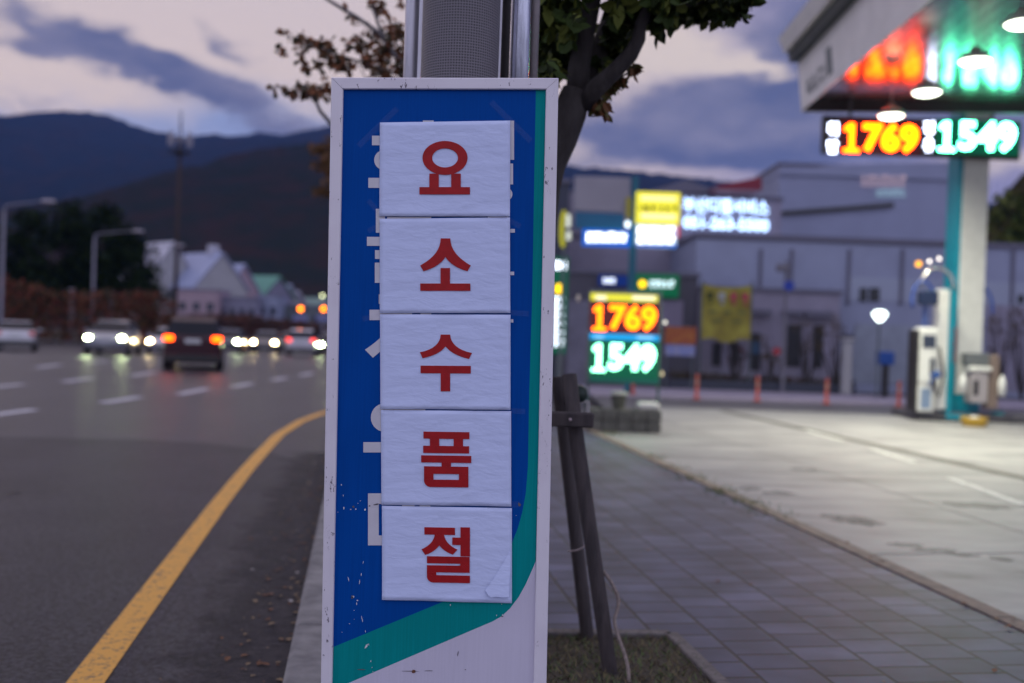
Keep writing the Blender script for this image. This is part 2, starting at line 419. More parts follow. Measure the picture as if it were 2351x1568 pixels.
struct(mb.build('forecourt', conc))
stm = mat('oil_stain', (.07, .068, .07), .6, n_scale=9, alpha=.42, col2=(.16, .155, .15))
mb = MB(); rs0 = random.Random(14)
for (x, y, w_, h_) in ((1960, 1193, 60, 11), (1990, 1200, 45, 8), (1905, 1185, 30, 5), (2150, 1262, 60, 6), (2080, 1250, 50, 5), (2215, 1274, 45, 5), (2300, 1282, 35, 6), (1790, 1132, 50, 5), (1725, 1122, 34, 5), (2250, 1160, 90, 9), (1850, 1078, 40, 4)):
    c_ = G(x, y); k = 26; sc1 = c_.y/F; rx_ = w_*sc1; ry_ = h_*c_.y*c_.y/(F*1.5)
    mb.add([(c_.x+rx_*math.cos(2*math.pi*i/k)*rs0.uniform(.6, 1.1), c_.y+ry_*math.sin(2*math.pi*i/k)*rs0.uniform(.5, 1.15), .0005+.0001*len(mb.f)) for i in range(k)], [tuple(range(k))])
struct(mb.build('forecourt_stain', stm))
jm = mat('slab_joint', (.12, .115, .11), .8)
mb = MB()
for t in (6.2, 10.4, 14.6):
    mb.add([(-.0, t-.012, 0)]*0, [])
for j_, (a_, c_) in enumerate(((street(SWW+.14, 6.6), street(SWW+7, 6.9)), (street(SWW+.14, 10.7), street(SWW+7, 11)), (street(SWW+.14, 14.8), street(SWW+7, 15.1)), (street(SWW+1.9, 1), street(SWW+1.9, 18)))):
    dv = (c_-a_).normalized(); nv = Vector((dv.y, -dv.x, 0))*.010
    mb.add([(q_.x, q_.y, -.0015-.0003*j_) for q_ in (a_-nv, a_+nv, c_+nv, c_-nv)], [(0, 1, 2, 3)])
struct(mb.build('slab_joint', jm))
# joints, drain and painted line on the forecourt
dr = mat('drain_grate', (.10, .095, .085), .7, n_scale=20, n_amt=.4)
mb = MB()
A, B_ = G(1660, 943), G(2351, 1098)
dv = (B_-A).normalized(); nv = Vector((dv.y, -dv.x, 0))*.11
B2 = B_ + dv*4
mb.add([A-nv, A+nv, B2+nv, B2-nv], [(0, 1, 2, 3)])
for v in mb.v: v.z = .002
struct(mb.build('forecourt_drain', dr))
wp = mat('white_paint', (.56, .57, .56), .6, n_scale=14, col2=(.36, .35, .34), thr=(.45, .6))
mb = MB()
for (xa, ya, xb, yb) in ((1850, 988, 1935, 1012), (2000, 1030, 2100, 1062), (2180, 1098, 2351, 1160)):
    A, B_ = G(xa, ya), G(xb, yb); dv = (B_-A).normalized(); nv = Vector((dv.y, -dv.x, 0))*.055
    mb.add([A-nv, A+nv, B_+nv, B_-nv], [(0, 1, 2, 3)])
for v in mb.v: v.z = .003
struct(mb.build('forecourt_marking', wp))
# side street + far pavement
mb = MB(); mb.add([(2.004, 18.404, -.04), (3.2, 21.41, -.04), (40, 21.21, -.04), (40, 24.6, -.04), (2.004, 24.8, -.04)], [(0, 1, 2, 3, 4)])
struct(mb.build('side_street', mat('asphalt_side', (.10, .095, .11), .6, n_scale=1, n_amt=.25, bump=.3)))
fp = mat('far_paving', (.30, .26, .34), .7, n_scale=3, n_amt=.2)
mb = MB(); mb.box((21.5, 26.6, 0.0), (39, 3.7, .1), bev=.02); struct(mb.build('far_pavement', fp))
mb = MB(); mb.box((30, 50, -.05), (60, 43, .06)); struct(mb.build('building_lot', mat('lot', (.09, .085, .09), .8, n_scale=.5, n_amt=.4)))

# painted road markings
yel = mat('yellow_paint', (.70, .35, .055), .55, n_scale=30, col2=(.20, .13, .07), thr=(.54, .66), bump=.4, b_scale=120)
nt, b, N, L = nodes_of(yel)
mb = MB()
ctr = [(195, 1568), (290, 1440), (395, 1300), (500, 1160), (560, 1085), (600, 1040), (640, 998), (690, 967), (745, 946), (850, 926), (1000, 914)]
pts = [G(195+(-100), 1568+130, -.114)] + [G(x, y, -.114) for x, y in ctr]
for i, p in enumerate(pts):
    t = (pts[min(i+1, len(pts)-1)] - pts[max(i-1, 0)]).normalized(); nn = Vector((t.y, -t.x, 0))*.082
    for q in (p-nn, p+nn): mb.v.append(Vector((q.x, q.y, -.114)))
for i in range(len(pts)-1): mb.f.append([2*i, 2*i+1, 2*i+3, 2*i+2]); mb.mi.append(0)
yl = mb.build('yellow_line', yel, road)
dash_m = mat('lane_paint', (.62, .60, .66), .6, n_scale=9, n_amt=.25)
dashes = [((0-60, 958), (80, 940)), ((235, 925), (322, 911)), ((410, 905), (476, 892)), ((535, 888), (577, 880)), ((625, 873), (657, 867)), ((690, 862), (718, 856)),
          ((-20, 889), (52, 882)), ((145, 877), (212, 868)), ((300, 863), (357, 854)), ((425, 850), (462, 844)),
          ((85, 844), (138, 837)), ((205, 833), (245, 829))]
for (x0, y0), (x1, y1) in dashes:
    A, B_ = G(x0, y0, -.113), G(x1, y1, -.113); t = (B_-A).normalized(); nn = Vector((t.y, -t.x, 0))*.13
    mb = MB(); mb.add([A-nn, A+nn, B_+nn, B_-nn], [(0, 1, 2, 3)])
    mb.build('lane_dash', dash_m, road)

# planting bed at the tree
bed = mat('bed_soil', (.07, .055, .04), .95, n_scale=30, col2=(.035, .03, .022), bump=1, b_scale=40)
q = [G(1150, 1462), G(1540, 1466), G(1655, 1580), G(1760, 1720), G(1150, 1720)]
mb = MB(); mb.add([(p.x, p.y, .012) for p in q], [tuple(range(5))]); struct(mb.build('planting_bed', bed))
mb = MB()
for (a, c) in ((q[0], q[1]), (q[1], q[2]), (q[2], q[3])):
    a, c = a.copy(), c.copy(); L_ = (c-a).length; md = (a+c)/2
    mb.box((md.x, md.y, .01), (L_, .07, .05), rz=math.atan2(c.y-a.y, c.x-a.x), bev=.006)
struct(mb.build('bed_edging', mat('bed_edge', (.16, .14, .14), .8, n_scale=20, n_amt=.4)))
gm = [mat('grass_dry', (.16, .13, .06), .8), mat('grass_green', (.09, .13, .04), .8), mat('grass_brown', (.09, .06, .035), .8)]
mb = MB()
for i in range(2600):
    u, v = random.random(), random.random()
    p = q[4].lerp(q[0], v).lerp(q[3].lerp(q[1], v), u*1.0)
    if p.y > q[1].y: continue
    a = random.uniform(0, 6.28); l = random.uniform(.02, .055); tx, ty = math.cos(a)*l, math.sin(a)*l
    w_ = .003
    mb.add([(p.x-w_, p.y, .012), (p.x+w_, p.y, .012), (p.x+tx, p.y+ty, .012+random.uniform(.008, .04))], [(0, 1, 2)], random.randrange(3))
tag(mb.build('grass', gm), 'short dry grass in the tree bed beside the sign', 'grass', kind='stuff')

# leaves and litter lying in the gutter and on the paving
def leaf_shape(mb, p, size, rnd, m=0, flat=False):
    a = rnd.uniform(0, 6.28)
    if flat: t = Vector((math.cos(a), math.sin(a), rnd.uniform(-.1, .2))); nrm = Vector((0, 0, 1))
    else:
        t = Vector((rnd.gauss(0, 1), rnd.gauss(0, 1), rnd.gauss(-.5, .8))).normalized(); nrm = Vector((rnd.gauss(0, 1), rnd.gauss(0, 1), rnd.gauss(.3, 1))).normalized()
    s_ = t.cross(nrm)
    if s_.length < .05: s_ = Vector((1, 0, 0))
    s_ = s_.normalized()*size*.33; t = t*size; k = nrm*size*.12
    mb.add([p, p+t*.3+s_+k, p+t*.7+s_*.75+k, p+t, p+t*.7-s_*.75+k, p+t*.3-s_+k], [(0, 1, 2, 3), (0, 3, 4, 5)], m)
lit = [mat('fallen_brown', (.16, .07, .035), .8), mat('fallen_tan', (.22, .15, .09), .8), mat('fallen_pale', (.4, .37, .36), .8)]
rnd = random.Random(5); mb = MB()
for i in range(260):
    t = rnd.uniform(3.2, 12.5); p = street(-abs(rnd.gauss(0, .16))-.01, t); p.z = -.108
    leaf_shape(mb, p, rnd.uniform(.015, .05), rnd, 2 if rnd.random() < .05 else rnd.randrange(2), True)
for i in range(90):
    p = street(SWW + rnd.gauss(0, .05), rnd.uniform(4, 15)); p.z = .018
    leaf_shape(mb, p, rnd.uniform(.02, .05), rnd, rnd.randrange(2), True)
for i in range(60):
    p = street(rnd.uniform(.4, 3.4), rnd.uniform(3.5, 14)); p.z = .006
    leaf_shape(mb, p, rnd.uniform(.015, .04), rnd, rnd.randrange(2), True)
tag(mb.build('fallen_leaves', lit), 'small dead leaves lying in the gutter and joints of the pavement', 'leaves', kind='stuff')
wg = mat('weed_green', (.09, .12, .03), .7); mb = MB()
for cx, cy, cnt in ((1652, 1128, 120), (1590, 1098, 80), (1545, 1075, 60), (1405, 996, 70), (1720, 1156, 90), (1500, 1050, 40), (1770, 1180, 40)):
    c = G(cx, cy)
    for i in range(cnt):
        p = c + Vector((rnd.gauss(0, .09), rnd.gauss(0, .16), 0)); a = rnd.uniform(0, 6.28); l = rnd.uniform(.01, .05)
        mb.add([(p.x-.005, p.y, 0), (p.x+.005, p.y, 0), (p.x+math.cos(a)*l, p.y+math.sin(a)*l, rnd.uniform(.015, .05))], [(0, 1, 2)])
tag(mb.build('weeds', wg), 'tufts of weeds growing along the edging of the forecourt', 'weeds', kind='stuff')

# ------------------------------------------------------------------ hills
def hill(name, ridge, d, foot, m, amp, seed, rows=80):
    """ridge: (px, py) readings of its skyline at distance d"""
    P = [at(x, y, d) for x, y in ridge]
    cols = 420; mb = MB(); vs = []
    x0, x1 = P[0].x, P[-1].x
    def rz(x):
        for i in range(len(P)-1):
            if P[i].x <= x <= P[i+1].x:
                t = (x-P[i].x)/(P[i+1].x-P[i].x); return P[i].z*(1-t)+P[i+1].z*t
        return P[-1].z
    for j in range(rows+24):
        t = j/rows
        for i in range(cols+1):
            x = x0+(x1-x0)*i/cols; zr = rz(x)
            if t <= 1: y = foot+(d-foot)*t; prof = t**.85
            else: y = d + (t-1)*d*.8; prof = max(0, 1-(t-1)*3.2)
            sc_ = y/d if t <= 1 else 1
            nz = noise.fractal(Vector((x*3.5/d*3+seed, y*3/d*3, seed)), .9, 2.1, 5)*amp*min(1, t*2)*(.35 if .93 < t < 1.1 else 1)
            nz += noise.noise(Vector((x*140/d, y*110/d, seed)))*d*.0022 + noise.noise(Vector((x*330/d, y*260/d, seed+4)))*d*.0018
            hz = road_z(260)-.5 + (zr-road_z(260))*prof + nz
            vs.append((x*(sc_*.0+1), y, hz))
    fs = [(j*(cols+1)+i, j*(cols+1)+i+1, (j+1)*(cols+1)+i+1, (j+1)*(cols+1)+i) for j in range(rows+23) for i in range(cols)]
    mb.add(vs, fs); return struct(mb.build(name, m, smooth=True))
fm = mat('far_forest', (.014, .020, .026), 1, n_scale=.022, col2=(.030, .022, .018), thr=(.45, .7), bump=1, b_scale=.05, spec=0)
hill('far_hills', [(-900, 330), (-300, 290), (0, 268), (60, 262), (130, 255), (200, 258), (260, 268), (330, 290), (390, 308), (440, 316), (500, 308), (560, 313), (600, 303), (650, 311), (700, 301), (755, 290), (900, 300), (1300, 380), (1700, 420), (2400, 480), (3200, 520)], 2300, 900, fm, 14, 1.3)
nm = mat('near_forest', (.018, .022, .020), 1, n_scale=.035, col2=(.036, .022, .020), thr=(.44, .68), bump=1, b_scale=.12, spec=0)
hill('near_hill', [(-700, 690), (-200, 640), (60, 560), (200, 500), (300, 450), (380, 412), (450, 390), (520, 378), (600, 352), (700, 335), (760, 330), (900, 330), (1100, 380), (1300, 440), (1800, 560), (2400, 640)], 800, 330, nm, 7, 4.1)
rf = mat('right_forest', (.022, .026, .016), .95, spec=0, n_scale=.15, col2=(.045, .035, .015), bump=1, b_scale=.6)
hill('right_hill', [(2020, 700), (2120, 640), (2200, 560), (2262, 480), (2310, 430), (2351, 385), (2450, 330), (2700, 240), (3200, 200), (3600, 220)], 120, 70, rf, 1.0, 8.2)
# ------------------------------------------------------------------ tree helpers
def foliage(mb, clusters, rnd, size, nm):
    for c, r_, cnt in clusters:
        for i in range(cnt):
            v = Vector((rnd.gauss(0, 1), rnd.gauss(0, 1), rnd.gauss(0, 1))); v = v.normalized()*(rnd.random()**.45)
            p = Vector(c) + Vector((v.x*r_[0], v.y*r_[1], v.z*r_[2]))
            leaf_shape(mb, p, size*rnd.uniform(.6, 1.35), rnd, rnd.randrange(nm))
# ------------------------------------------------------------------ the blue sign
SY = 3.2
SK = .9557                                    # source-photo pixels -> measuring frame
def S(x, y, off=0.0):                         # point on the sign's face (source pixels), off = metres in front
    p = at(x*SK, y*SK, SY); p.y -= off; return p
sroot = S(1050, 1641); sroot.z = 0
sign = thing('street_sign', sroot, 'tall blue and green sign board in a pale metal frame, papered over', 'sign')
frm = mat('frame_paint', (.74, .69, .76), .45, n_scale=60, col2=(.74, .69, .76), bump=.05, b_scale=300)
nt, b, N, L = nodes_of(frm)
tc = N('ShaderNodeTexCoord'); mp = N('ShaderNodeMapping'); L(tc.outputs['Object'], mp.inputs[0]); mp.inputs['Scale'].default_value = (1.6, 1, .7)
w1 = N('ShaderNodeTexNoise'); w1.inputs['Scale'].default_value = 46; w1.inputs['Detail'].default_value = 8; w1.inputs['Roughness'].default_value = .72; L(mp.outputs[0], w1.inputs['Vector'])
w2 = N('ShaderNodeTexNoise'); w2.inputs['Scale'].default_value = 5; w2.inputs['Detail'].default_value = 3; L(tc.outputs['Object'], w2.inputs['Vector'])
ad = N('ShaderNodeMath'); ad.operation = 'MULTIPLY_ADD'; L(w2.outputs[0], ad.inputs[0]); ad.inputs[1].default_value = .22; L(w1.outputs[0], ad.inputs[2])
r1 = N('ShaderNodeMapRange'); r1.inputs[1].default_value = .735; r1.inputs[2].default_value = .77; L(ad.outputs[0], r1.inputs[0])
sm = N('ShaderNodeMapRange'); sm.inputs[1].default_value = .45; sm.inputs[2].default_value = .72; sm.inputs[3].default_value = 0; sm.inputs[4].default_value = .3; L(w2.outputs[0], sm.inputs[0])
m1 = N('ShaderNodeMix'); m1.data_type = 'RGBA'; L(sm.outputs[0], m1.inputs[0]); m1.inputs[6].default_value = (.74, .69, .76, 1); m1.inputs[7].default_value = (.50, .43, .52, 1)
m2 = N('ShaderNodeMix'); m2.data_type = 'RGBA'; L(r1.outputs[0], m2.inputs[0]); L(m1.outputs[2], m2.inputs[6]); m2.inputs[7].default_value = (.07, .05, .08, 1)
L(m2.outputs[2], b.inputs['Base Color'])

# frame corners in source pixels; extended below the picture
def lerp(a, b, t): return a+(b-a)*t
BOT = 1990.0
def xL(y): return lerp(797.2, 772.0, (y-188)/1453)
def xR(y): return lerp(1341.6, 1312.4, (y-188)/1453)
def ixL(y): return lerp(825.5, 799.0, (y-216)/1425)
def ixR(y): return lerp(1311.5, 1281.5, (y-216)/1425)
o_tl, o_tr, o_bl, o_br = (797.2, 187.8), (1341.6, 189.2), (xL(BOT), BOT), (xR(BOT), BOT)
i_tl, i_tr, i_bl, i_br = (825.5, 216), (1311.5, 216.6), (ixL(BOT-28), BOT-28), (ixR(BOT-28), BOT-28)
DEP = .11
def member(a, b_, c, d):                      # outer a-b, inner c-d ; profile with a small chamfer
    mb = MB(); g = .0006
    A, B2, C, D = (S(*p, .012) for p in (a, b_, c, d))
    ctr = (A+B2+C+D)/4
    A, B2, C, D = (p + (ctr-p).normalized()*g for p in (A, B2, C, D))
    ch = .004
    def inn(p, q_): return p + (q_-p).normalized()*ch + Vector((0, -.0, 0))
    fr_ = [inn(A, D), inn(B2, C), inn(C, B2), inn(D, A)]
    bk = [Vector((p.x, p.y+.003, p.z)) for p in (A, B2, C, D)]
    rear = [Vector((p.x, p.y+DEP, p.z)) for p in (A, B2)] + [Vector((p.x, p.y+.016, p.z)) for p in (C, D)]
    vs = fr_+bk+rear
    fs = [(0, 1, 2, 3)] + [(i, (i+1) % 4, 4+(i+1) % 4, 4+i) for i in range(4)] + [(4+i, 4+(i+1) % 4, 8+(i+1) % 4, 8+i) for i in range(4)] + [(11, 10, 9, 8)]
    mb.add(vs, fs)
    o = mb.build('frame_member', frm, None, off=sroot); o.location = (0, 0, 0); o.parent = sign
    return o
member(o_tl, o_tr, i_tr, i_tl); member(o_tr, o_br, i_br, i_tr); member(o_br, o_bl, i_bl, i_br); member(o_bl, o_tl, i_tl, i_bl)
# side/back casing
cas = mat('casing_metal', (.66, .66, .64), .4, metal=.3, n_scale=30, n_amt=.15)
mb = MB(); P4 = [S(*p) for p in (o_tl, o_tr, o_br, o_bl)]
g = .002
P4 = [P4[0]+Vector((g, 0, -g)), P4[1]+Vector((-g, 0, -g)), P4[2]+Vector((-g, 0, g)), P4[3]+Vector((g, 0, g))]
mb.add([p+Vector((0, .02, 0)) for p in P4]+[p+Vector((0, DEP+.02, 0)) for p in P4], [(0, 1, 5, 4), (1, 2, 6, 5), (2, 3, 7, 6), (3, 0, 4, 7), (4, 5, 6, 7), (3, 2, 1, 0)])
o = mb.build('casing', cas, None, off=sroot); o.location = (0, 0, 0); o.parent = sign
# feet
for xx in (900, 1180):
    p = S(xx, BOT); mb = MB(); mb.box((p.x, p.y+.06, (p.z)/2+.0), (.06, .06, p.z+.02), bev=.005)
    o = mb.build('sign_foot', mat('galv', (.42, .42, .45), .4, metal=.7, n_scale=25, n_amt=.3), None, off=sroot); o.location = (0, 0, 0); o.parent = sign

def sheet_vinyl(name, c, seedx, k=1.0):
    m = mat(name, c, .55, spec=.05)
    nt, b, N, L = nodes_of(m)
    tc = N('ShaderNodeTexCoord'); mp = N('ShaderNodeMapping'); L(tc.outputs['Object'], mp.inputs[0]); mp.inputs['Scale'].default_value = (60, 1, 1.2); mp.inputs['Location'].default_value = (seedx, 0, 0)
    n = N('ShaderNodeTexNoise'); n.inputs['Scale'].default_value = 3; n.inputs['Detail'].default_value = 3; L(mp.outputs[0], n.inputs['Vector'])
    mr = N('ShaderNodeMapRange'); mr.inputs[3].default_value = 1-.2*k; mr.inputs[4].default_value = 1+.18*k; L(n.outputs[0], mr.inputs[0])
    n2 = N('ShaderNodeTexNoise'); n2.inputs['Scale'].default_value = 2.5; n2.inputs['Detail'].default_value = 6; L(tc.outputs['Object'], n2.inputs['Vector'])
    mr2 = N('ShaderNodeMapRange'); mr2.inputs[3].default_value = .82; mr2.inputs[4].default_value = 1.15; L(n2.outputs[0], mr2.inputs[0])
    mu = N('ShaderNodeMath'); mu.operation = 'MULTIPLY'; L(mr.outputs[0], mu.inputs[0]); L(mr2.outputs[0], mu.inputs[1])
    mm = N('ShaderNodeMix'); mm.data_type = 'RGBA'; mm.blend_type = 'MULTIPLY'; mm.inputs[0].default_value = 1; mm.inputs[6].default_value = (*c, 1); L(mu.outputs[0], mm.inputs[7])
    L(mm.outputs[2], b.inputs['Base Color'])
    return m
blue = sheet_vinyl('blue_vinyl', (.0008, .062, .32), 0); teal = sheet_vinyl('teal_vinyl', (.002, .25, .255), 3)
whv = sheet_vinyl('white_vinyl', (.60, .56, .68), 5, .35)
inner = [(1287.4, 214), (1283, 450), (1278.8, 700), (1275, 822), (1270.9, 960), (1269.3, 1060), (1268.2, 1120), (1263, 1186), (1254.5, 1231), (1244, 1269), (1230, 1303.6), (1211, 1340), (1185, 1374), (1150, 1403), (1110, 1426), (1069.9, 1443.3), (930, 1501), (801.4, 1554)]
outer = [(1313, 214), (1300, 820), (1287, 1348.5), (1276.9, 1372.6), (1263, 1403.7), (1245.8, 1434.7), (1225, 1462), (1204.4, 1481), (1183.7, 1492.7), (1150, 1507), (837, 1641), (799, 1657)]
mb = MB()
mb.add([S(825.5-3, 214)] + [S(*p) for p in inner] + [S(801.4-4, 1556)], [tuple(range(len(inner)+2))[::-1]], 0)
ring = inner + [(798, 1657)] + outer[::-1][1:]
mb.add([S(*p) for p in ring], [tuple(range(len(ring)))[::-1]], 1)
ring = outer[2:] + [(799-6, 1660), (ixL(BOT-26)-3, BOT-24), (ixR(BOT-26)+3, BOT-24)]
mb.add([S(*p) for p in ring], [tuple(range(len(ring)))], 2)
face = mb.build('sign_face', [blue, teal, whv], None, off=sroot); face.location = (0, 0, 0); face.parent = sign
mod = None
# white lettering showing beside the papers
mb = MB()
def R4(x0, y0, x1, y1, off=.0012): mb.add([S(x0, y0, off), S(x1, y0, off), S(x1, y1, off), S(x0, y1, off)], [(0, 3, 2, 1)])
wf_ = mat('white_film', (.62, .59, .66), .5, n_scale=9, n_amt=.12)
def letter(pts_, off):
    mb = MB(); mb.add([S(p[0], p[1], off) for p in pts_], [tuple(range(len(pts_)))])
    o = mb.build('letter_stroke', wf_, None, off=sroot); o.location = (0, 0, 0); o.parent = sign
for x0, y0, x1, y1 in [(893.7, 326, 935, 349), (885, 427.3, 940, 451.4), (903, 501.7, 925, 559), (881.6, 569, 940, 590.6), (901, 601, 940, 622), (900.5, 631, 925, 679.5),
           (910, 707, 930, 730), (887.8, 744, 990, 769), (873, 1062, 940, 1086.8), (1222, 290, 1235, 384), (1222, 393, 1232.5, 443),
           (1222, 550, 1237, 559), (1222, 652.6, 1235, 661), (1222, 767, 1233, 774.7), (1016, 289.5, 1042, 300), (930, 521, 1036, 530),
           (1010, 752.5, 1036, 760), (925, 975, 1022, 992), (966, 1206, 996, 1222), (1008, 1206, 1034, 1222), (1172, 518, 1221, 530)]:
    letter([(x0, y1), (x1, y1), (x1, y0), (x0, y0)], .0012)
letter([(925, 806), (925, 838), (913, 845), (896, 859.4), (876.8, 840), (890, 831), (903, 821), (913, 812)], .0014)
for cx, cy, r_ in ((923, 384.6, 24), (925.4, 1003, 34.4), (1215, 466.6, 16)): letter([(cx+r_*math.cos(-2*math.pi*k/28), cy+r_*math.sin(-2*math.pi*k/28)) for k in range(28)], .0015)
letter([(884.2, 1185), (884.2, 1309.8), (940, 1309.8), (940, 1286), (910, 1286), (910, 1210.4), (940, 1210.4), (940, 1185)], .0013)
# scratches, chips and the rust spot
rnd = random.Random(21); mb = MB()
def chip(x, y, w_, h_, m=0, rot=0.0):
    k = 9; pts_ = []
    for i in range(k):
        a = 2*math.pi*i/k; rr = rnd.uniform(.55, 1.1); u, v = math.cos(a)*w_*rr, math.sin(a)*h_*rr
        pts_.append(S(x+u*math.cos(rot)-v*math.sin(rot), y+u*math.sin(rot)+v*math.cos(rot), .0016))
    mb.add(pts_, [tuple(range(k))], m)
for x, y, w_, h_, ro in ((820.5, 1164.5, 1.5, 2, 0), (825, 1190, 1, 3.5, -.2), (826, 1220, 1.5, 4, 0), (843, 1223.5, 1.6, 1.4, 0), (855, 1223, 2.2, 1.5, .5), (860, 1209, 1, 1, 0), (866, 1203, 1.3, 1, 0), (877, 1224, 2.2, 3, .3),
                         (873, 1350, .9, 4.5, .25), (868, 1380, .8, 4, .1), (837, 1390, .9, 7, -.2), (864, 1397, .9, 7, .1), (848, 1433, 5, 2.5, .5), (859, 1442, 2, 2, 0), (851, 1466, 1, 1.2, 0), (870, 1487, 1, 8, -.2),
                         (840, 1498, 2, 1, 0), (822, 1518.5, 1.4, .8, 0), (878, 1516, .9, 3, 0), (880, 1552, 3, 7, .6), (886, 1548, .8, 3, 0), (891, 1588, .9, 3, 0), (894, 1603, .8, 2, 0), (896, 1613, .8, 1.5, 0),
                         (857, 1450, 1, 4, 0), (1082, 1453, 1, 2.2, 0), (1205, 1451, 1, 1, 0), (1193, 1478, 1.2, 2.4, 0), (1207, 1477, 1, 2.2, 0), (1240, 1238, 1, 1, 0), (851, 1487, .8, .8, 0), (812, 1230, .7, 1.2, 0)):
    chip(x, y, w_, h_, 0, ro)
for x, y, w_, h_, ro in ((849, 1217, 4, 3.5, 0), (888, 1215, 2.5, 2.5, 0), (905, 1211, 8, 2.2, -.2), (846, 1434, 3, 5, .4), (1248, 1212, 4, 6, 0), (1206, 1480.5, 4, 1.6, 0), (870, 1608, 14, 1.2, 0), (985, 1612, 24, 1.1, .02), (1030, 1611, 14, .7, 0), (1118, 1608, 1.4, 1.4, 0), (1100, 1570, 1, 8, .2)):
    chip(x, y, w_, h_, 1, ro)
chip(993.5, 1612, 6, 5, 2); 
ch = mb.build('scratches', [mat('chip_white', (.72, .70, .74), .6), mat('grime', (.10, .085, .10), .7), mat('rust', (.16, .06, .035), .8)], None, off=sroot); ch.location = (0, 0, 0); ch.parent = sign
for x, y in ((0, 0),): pass

# ------------------------------------------------------------------ five paper notices
def z3(X, Y): return (780+X/2.903, 160+Y/2.903)
def z4(X, Y): return (780+X/2.903, 650+Y/2.903)
def z5(X, Y): return (780+X/2.898, 1100+Y/2.898)
papm = mat('paper', (.60, .66, .93), .7, spec=.2)
nt, b, N, L = nodes_of(papm)
tc = N('ShaderNodeTexCoord'); mp = N('ShaderNodeMapping'); L(tc.outputs['Object'], mp.inputs[0]); mp.inputs['Scale'].default_value = (1, 1, 2.4); mp.inputs['Rotation'].default_value = (0, .22, 0)
n = N('ShaderNodeTexNoise'); n.inputs['Scale'].default_value = 11; n.inputs['Detail'].default_value = 4; n.inputs['Distortion'].default_value = .25; L(mp.outputs[0], n.inputs['Vector'])
bp = N('ShaderNodeBump'); bp.inputs['Distance'].default_value = .012; bp.inputs['Strength'].default_value = .40; L(n.outputs[0], bp.inputs['Height']); L(bp.outputs[0], b.inputs['Normal'])
redm = mat('red_print', (.40, .006, .010), .5, spec=.3, n_scale=40, n_amt=.18)
tapem = mat('clear_tape', (.35, .36, .5), .3, alpha=.04, spec=.5)
smud = mat('pencil_smudge', (.30, .28, .40), .8, alpha=.3)
def bez(p0, p1, p2, p3, n=8):
    r_ = []
    for i in range(n+1):
        t = i/n; u = 1-t
        r_.append((u**3*p0[0]+3*u*u*t*p1[0]+3*u*t*t*p2[0]+t**3*p3[0], u**3*p0[1]+3*u*u*t*p1[1]+3*u*t*t*p2[1]+t**3*p3[1]))
    return r_
def bx4(x0, y0, x1, y1): return [(x0, y0), (x1, y0), (x1, y1), (x0, y1)]
GL = []
# 1
ringo = [(840+157*math.cos(2*math.pi*k/48), 639+118*math.sin(2*math.pi*k/48)) for k in range(49)]
ringi = [(840.5+89.5*math.cos(2*math.pi*k/48), 639+66*math.sin(2*math.pi*k/48)) for k in range(49)]
g1 = [('ring', ringo, ringi), bx4(731, 748, 797, 842), bx4(883, 748, 950, 842), bx4(662, 842, 1014, 893)]
def hat(xl, xr, top, w0, w1, yend_l, yend_r, yin, th):       # the two-legged stroke, apex up
    cx = 843
    left = bez((810, top), (808, top+75), (765, yend_l-55), (667, yend_l))
    low_l = bez((690, yend_l+40), (765, yend_l+18), (815, yin+45), (cx, yin))
    low_r = bez((cx, yin), (872, yin+45), (920, yend_r+18), (996, yend_r+40))
    right = bez((1020, yend_r), (925, yend_r-55), (879, top+75), (877, top))
    return left + low_l + low_r[1:] + right
g2 = [hat(0, 0, 1199, 0, 0, 1388, 1388, 1329, 0), bx4(809, 1405, 875, 1513), bx4(668, 1513, 1017, 1564)]
g3h = bez((810, 446), (808, 505), (762, 552), (665, 570)) + bez((684, 612), (765, 594), (815, 568), (844, 528)) + bez((844, 528), (874, 568), (925, 596), (1007, 615))[1:] + bez((1028, 573), (925, 553), (879, 505), (876, 446))
g3 = [g3h, bx4(670, 663, 1020, 716), bx4(810, 716, 876, 841)]
def rbl(x0, y0, x1, y1, r_): return [(x0, y0), (x1, y0), (x1, y1)] + [(x0+r_-r_*math.sin(a*math.pi/16), y1-r_+r_*math.cos(a*math.pi/16)) for a in range(0, 9)]
g4 = [bx4(690, 1123, 1010, 1172), bx4(735, 1172, 800, 1221), bx4(900, 1172, 966, 1221), bx4(688, 1221, 1008, 1272), bx4(674, 1288, 1023, 1338), bx4(816, 1338, 882, 1364),
      bx4(694, 1364, 1003, 1416), bx4(694, 1416, 760, 1456), bx4(937, 1416, 1003, 1456), rbl(694, 1456, 1003, 1508, 46)]
ju = [(767, 533), (832, 533)] + bez((832, 533), (838, 575), (872, 612), (926, 634))[1:] + [(893, 670)] + bez((893, 670), (850, 655), (815, 630), (799, 607))[1:] + bez((799, 607), (775, 640), (740, 662), (701, 675))[1:] + [(675, 636)] + bez((675, 636), (730, 612), (762, 575), (767, 533))[1:-1]
g5 = [bx4(695, 482, 908, 533), ju, bx4(946, 478, 1012, 680), bx4(889, 550, 946, 602), bx4(713, 683, 1010, 732), bx4(944, 732, 1010, 745), bx4(713, 745, 1010, 794), bx4(713, 794, 778, 813), rbl(713, 813, 1012, 865, 44)]
